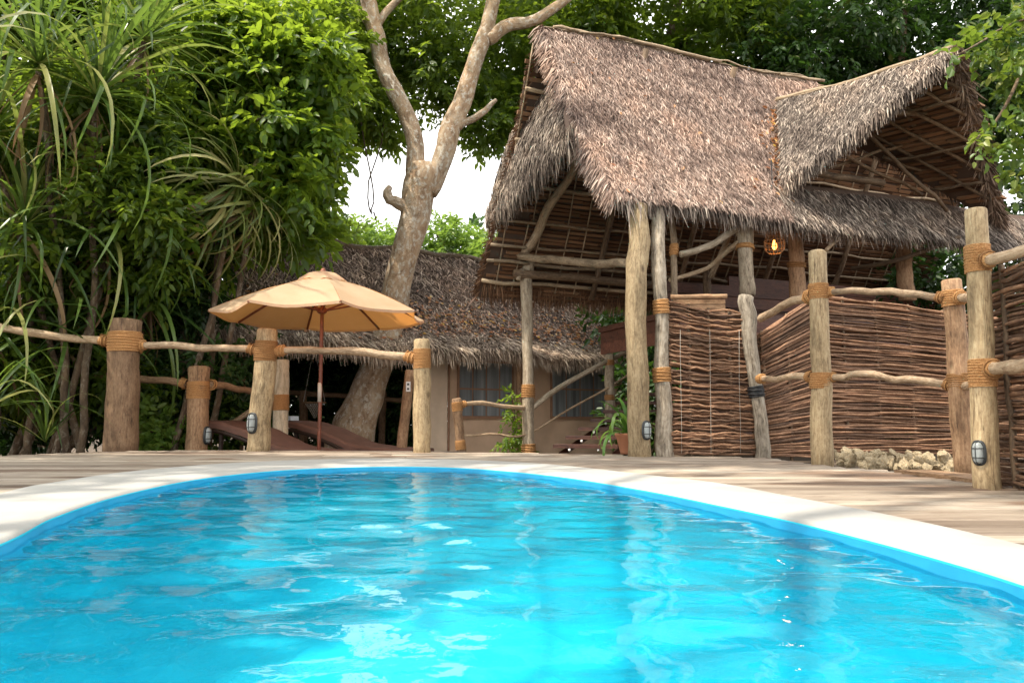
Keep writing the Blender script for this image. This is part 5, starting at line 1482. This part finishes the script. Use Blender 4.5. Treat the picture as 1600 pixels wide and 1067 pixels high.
# ---- strap-leaved plants
def strap_mesh(name, L, w, arch, keel=0.18, n=11, mat=None, kink=None):
    V, Fc, r = [], [], []
    a = math.radians(12); x = z = 0.0
    for i in range(n):
        f = i / (n - 1)
        ww = w * (0.55 + 0.45 * min(1, f * 5)) * (1 - f ** 3) ** 0.8 + 0.001
        V += [(x, -ww / 2, z + ww * keel), (x, 0, z), (x, ww / 2, z + ww * keel)]
        st_ = L / (n - 1)
        ang = math.radians(8) - arch * f ** 1.6 - (kink or 0) * (1 if f > .55 else 0)
        x += math.cos(ang) * st_; z += math.sin(ang) * st_
    for i in range(n - 1):
        b = i * 3; Fc += [(b, b + 3, b + 4, b + 1), (b + 1, b + 4, b + 5, b + 2)]
    return V, Fc
strap_bank = {}
def strap_bank_get(key, L, w, arch, mat, kink=0):
    if key not in strap_bank:
        bank = []
        for k in range(6):
            V, Fc = strap_mesh('leaf', L * (0.8 + .08 * k), w * (0.85 + 0.06 * k), arch * (0.5 + 0.22 * k), mat=mat, kink=kink * (k % 3 == 0))
            me = bpy.data.meshes.new('leaf'); me.from_pydata(V, [], Fc); me.materials.append(M[mat])
            me.polygons.foreach_set('use_smooth', np.ones(len(me.polygons), dtype=bool))
            at = me.attributes.new('rnd', 'FLOAT', 'POINT'); at.data.foreach_set('value', np.full(len(V), k / 5.0, dtype=np.float32))
            bank.append(me)
        strap_bank[key] = bank
    return strap_bank[key]
from mathutils import Matrix
def rosette(parent, c, n, bank, el=(-10, 80), axis=(0, 0, 1), sc=1.0):
    """leaves spiralling round a growing tip"""
    q = Vector(axis).to_track_quat('Z', 'Y')
    for k in range(n):
        az = k * 2.399963 + random.uniform(-.15, .15)
        e = math.radians(el[0] + (el[1] - el[0]) * (k / n) ** 0.9 + random.uniform(-8, 8))
        o = bpy.data.objects.new('leaf', random.choice(bank)); COL.objects.link(o)
        m = Matrix.Translation(Vector([float(x) for x in c])) @ q.to_matrix().to_4x4() @ Matrix.Rotation(az, 4, 'Z') @ Matrix.Rotation(-e, 4, 'Y') @ Matrix.Rotation(random.uniform(-.3, .3), 4, 'X')
        s = sc * random.uniform(.8, 1.15)
        o.parent = parent
        o.matrix_basis = Matrix.Translation(-Vector(parent.location)) @ m @ Matrix.Scale(s, 4)
big = strap_bank_get('big', 1.75, 0.046, 1.35, 'strap', 0.9)
dry = strap_bank_get('dry', 1.15, 0.038, 1.3, 'strap_dry', 0.5)
dead = strap_bank_get('dead', 1.2, 0.05, 1.0, 'strap_dead', 0.8)
def screw_pine(label, base, heads, bank, el, ndead=7):
    t = thing('screw_pine', label, 'plant', base)
    for (c, n_, ax_) in heads:
        rosette(t, W(*c), n_, bank, el, ax_)
        rosette(t, W(*c) - A3(0, 0, .12), ndead, dead, (-80, -45), ax_)
        b0 = base + RNG.normal(0, .2, 3) * A3(1, 1, 0); tip = W(*c)
        MB().tube(wiggle(spline([b0, b0 * .5 + tip * .5 + A3(-.1, .3, -.1), tip - A3(0, 0, .05)], 12), .015), np.linspace(.045, .03, 12), 9, .06).build('stem', M['bark_dark'], t, True)
screw_pine('tall screw pine with fans of long strap leaves in the top left corner', W(120, 715, 9.0),
           [((150, 150, 8.3), 68, (0.25, -.1, 1)), ((60, 100, 8.1), 64, (0, 0, 1)), ((225, 60, 8.8), 60, (.3, 0, 1)), ((-20, 210, 8.3), 60, (.1, -.1, 1))], big, (-35, 86))
screw_pine('dark shaded screw pine behind the rail at the left edge', W(60, 715, 9.2),
           [((40, 350, 8.5), 60, (.1, -.3, 1)), ((165, 370, 9.0), 58, (.3, -.2, 1)), ((-20, 500, 8.6), 50, (.2, -.3, .9)), ((100, 520, 9.3), 52, (.2, -.3, 1)), ((235, 470, 9.6), 46, (.3, -.3, 1))], big, (-40, 84))
screw_pine('drooping yellow-green strap-leaved screw pine hanging over the left end of the tent', W(315, 715, 10.0),
           [((372, 285, 9.3), 72, (.7, -.1, .35)), ((398, 318, 9.5), 66, (.7, -.1, .3)), ((340, 315, 9.4), 64, (.6, -.2, .45))], dry, (-75, 35), 5)
pan3 = thing('strap_plant', 'low arching strap-leaved plant spilling over the left deck edge', 'plant', W(10, 712, 7.6))
rosette(pan3, W(-25, 640, 7.7), 26, big, (0, 80), (0.1, -.2, 1), 0.75)
rosette(pan3, W(70, 690, 8.6), 14, big, (20, 80), (0, 0, 1), 0.6)
# a thatch-climbing creeper and the potted plant
cr = thing('climbing_vine', 'leafy green vine climbing beside the thin grey post by the tent window', 'vine', W(803, 704, 9.3))
vp = spline([W(806, 712, 9.25), W(800, 670, 9.25), W(806, 640, 9.25), W(798, 615, 9.3)], 10)
MB().tube(wiggle(vp, .012), np.linspace(.012, .006, 10), 6).build('stem', M['bark_dark'], cr, True)
foliage(clump_px([(800, 625, 9.25, .09, .1, .1, 22), (802, 650, 9.25, .07, .1, .12, 22), (806, 680, 9.2, .12, .1, .13, 34), (790, 690, 9.2, .12, .1, .08, 18), (815, 695, 9.2, .1, .1, .08, 20)]), 5, 0.10, 0.055, 0.5, 'leaves', M['leaf_light'], cr)
pp = thing('potted_plant', 'strap-leaved plant in a terracotta pot behind the straight hut post', 'plant', G(985, 710.5) + A3(0, .1, 0))
pc_ = G(988, 710.5) + A3(0.0, 0.18, 0)
mb = MB(); mb.tube([pc_ + A3(0, 0, z) for z in (0.0, .02, .16, .18, .2, .2, .17)], [.085, .09, .125, .14, .14, .12, .118], 24); mb.build('pot', M['terracotta'], pp, True)
small = strap_bank_get('small', 0.58, 0.042, 2.7, 'potleaf')
rosette(pp, pc_ + A3(0, 0, .17), 34, small, (10, 82), (0, 0, 1), 1.0)

# ---- fallen leaves on the thatch
def litter(Fn, tq, n, L, name, parent, lift=0.03):
    p, nn, d = surf_frame(Fn, tq[:, 0], tq[:, 1])
    dd = nrmz(np.cross(nn, RNG.normal(0, 1, (n, 3)))); n2 = nrmz(nn + RNG.normal(0, .5, (n, 3)))
    V, Fq = leaf_arrays(p + nn * RNG.uniform(lift * .6, lift * 1.6, n)[:, None], dd, n2, L * RNG.uniform(.6, 1.3, n), 0.5)
    return stuff(mesh_obj(name, V, Fq, M['litter'], parent, False, None, np.repeat(RNG.uniform(0, 1, n), 6)))
tq = np.stack([RNG.uniform(-2.8, 5.5, 1500), np.clip(RNG.normal(.64, .13, 1500), .2, .95)], 1); litter(F_tent, tq, 1500, 0.075, 'fallen_leaves', tr, 0.07)
v0, v1 = np.array((2.48, -0.88)), np.array((2.0, -0.28)); k = (RNG.uniform(0, 1, 170) ** 1.5)[:, None]
litter(F_main, v0 + (v1 - v0) * k + RNG.normal(0, .05, (170, 2)) * RNG.uniform(.2, 1.6, (170, 1)) - (.02, 0), 170, 0.055, 'fallen_leaves', roof, 0.05)
q = sample_poly(up_poly, 24); litter(F_main, q, 24, 0.07, 'fallen_leaves', roof, 0.05)

# ---- the tree at the near end of the pool whose crown shades the foreground
bush_tree('shade_tree', 'broad tree beside the near end of the pool whose crown shades the deck', A3(-6.4, -2.2, -0.45), A3(-4.6, -0.6, 4.6), 0.26,
          [(A3(x, y_, z), (0.9, 0.9, 0.5), 44) for (x, y_, z) in [(RNG.uniform(-8.5, 0.4), RNG.uniform(-2.0, 5.0), RNG.uniform(6.4, 7.6)) for _ in range(84)]
           if ((x + 3.3) / 2.7) ** 2 + ((y_ - 1.0) / 3.3) ** 2 > 1], 6, 0.45, 0.24, 0.5, 'leaf_crown', None, nl=12)
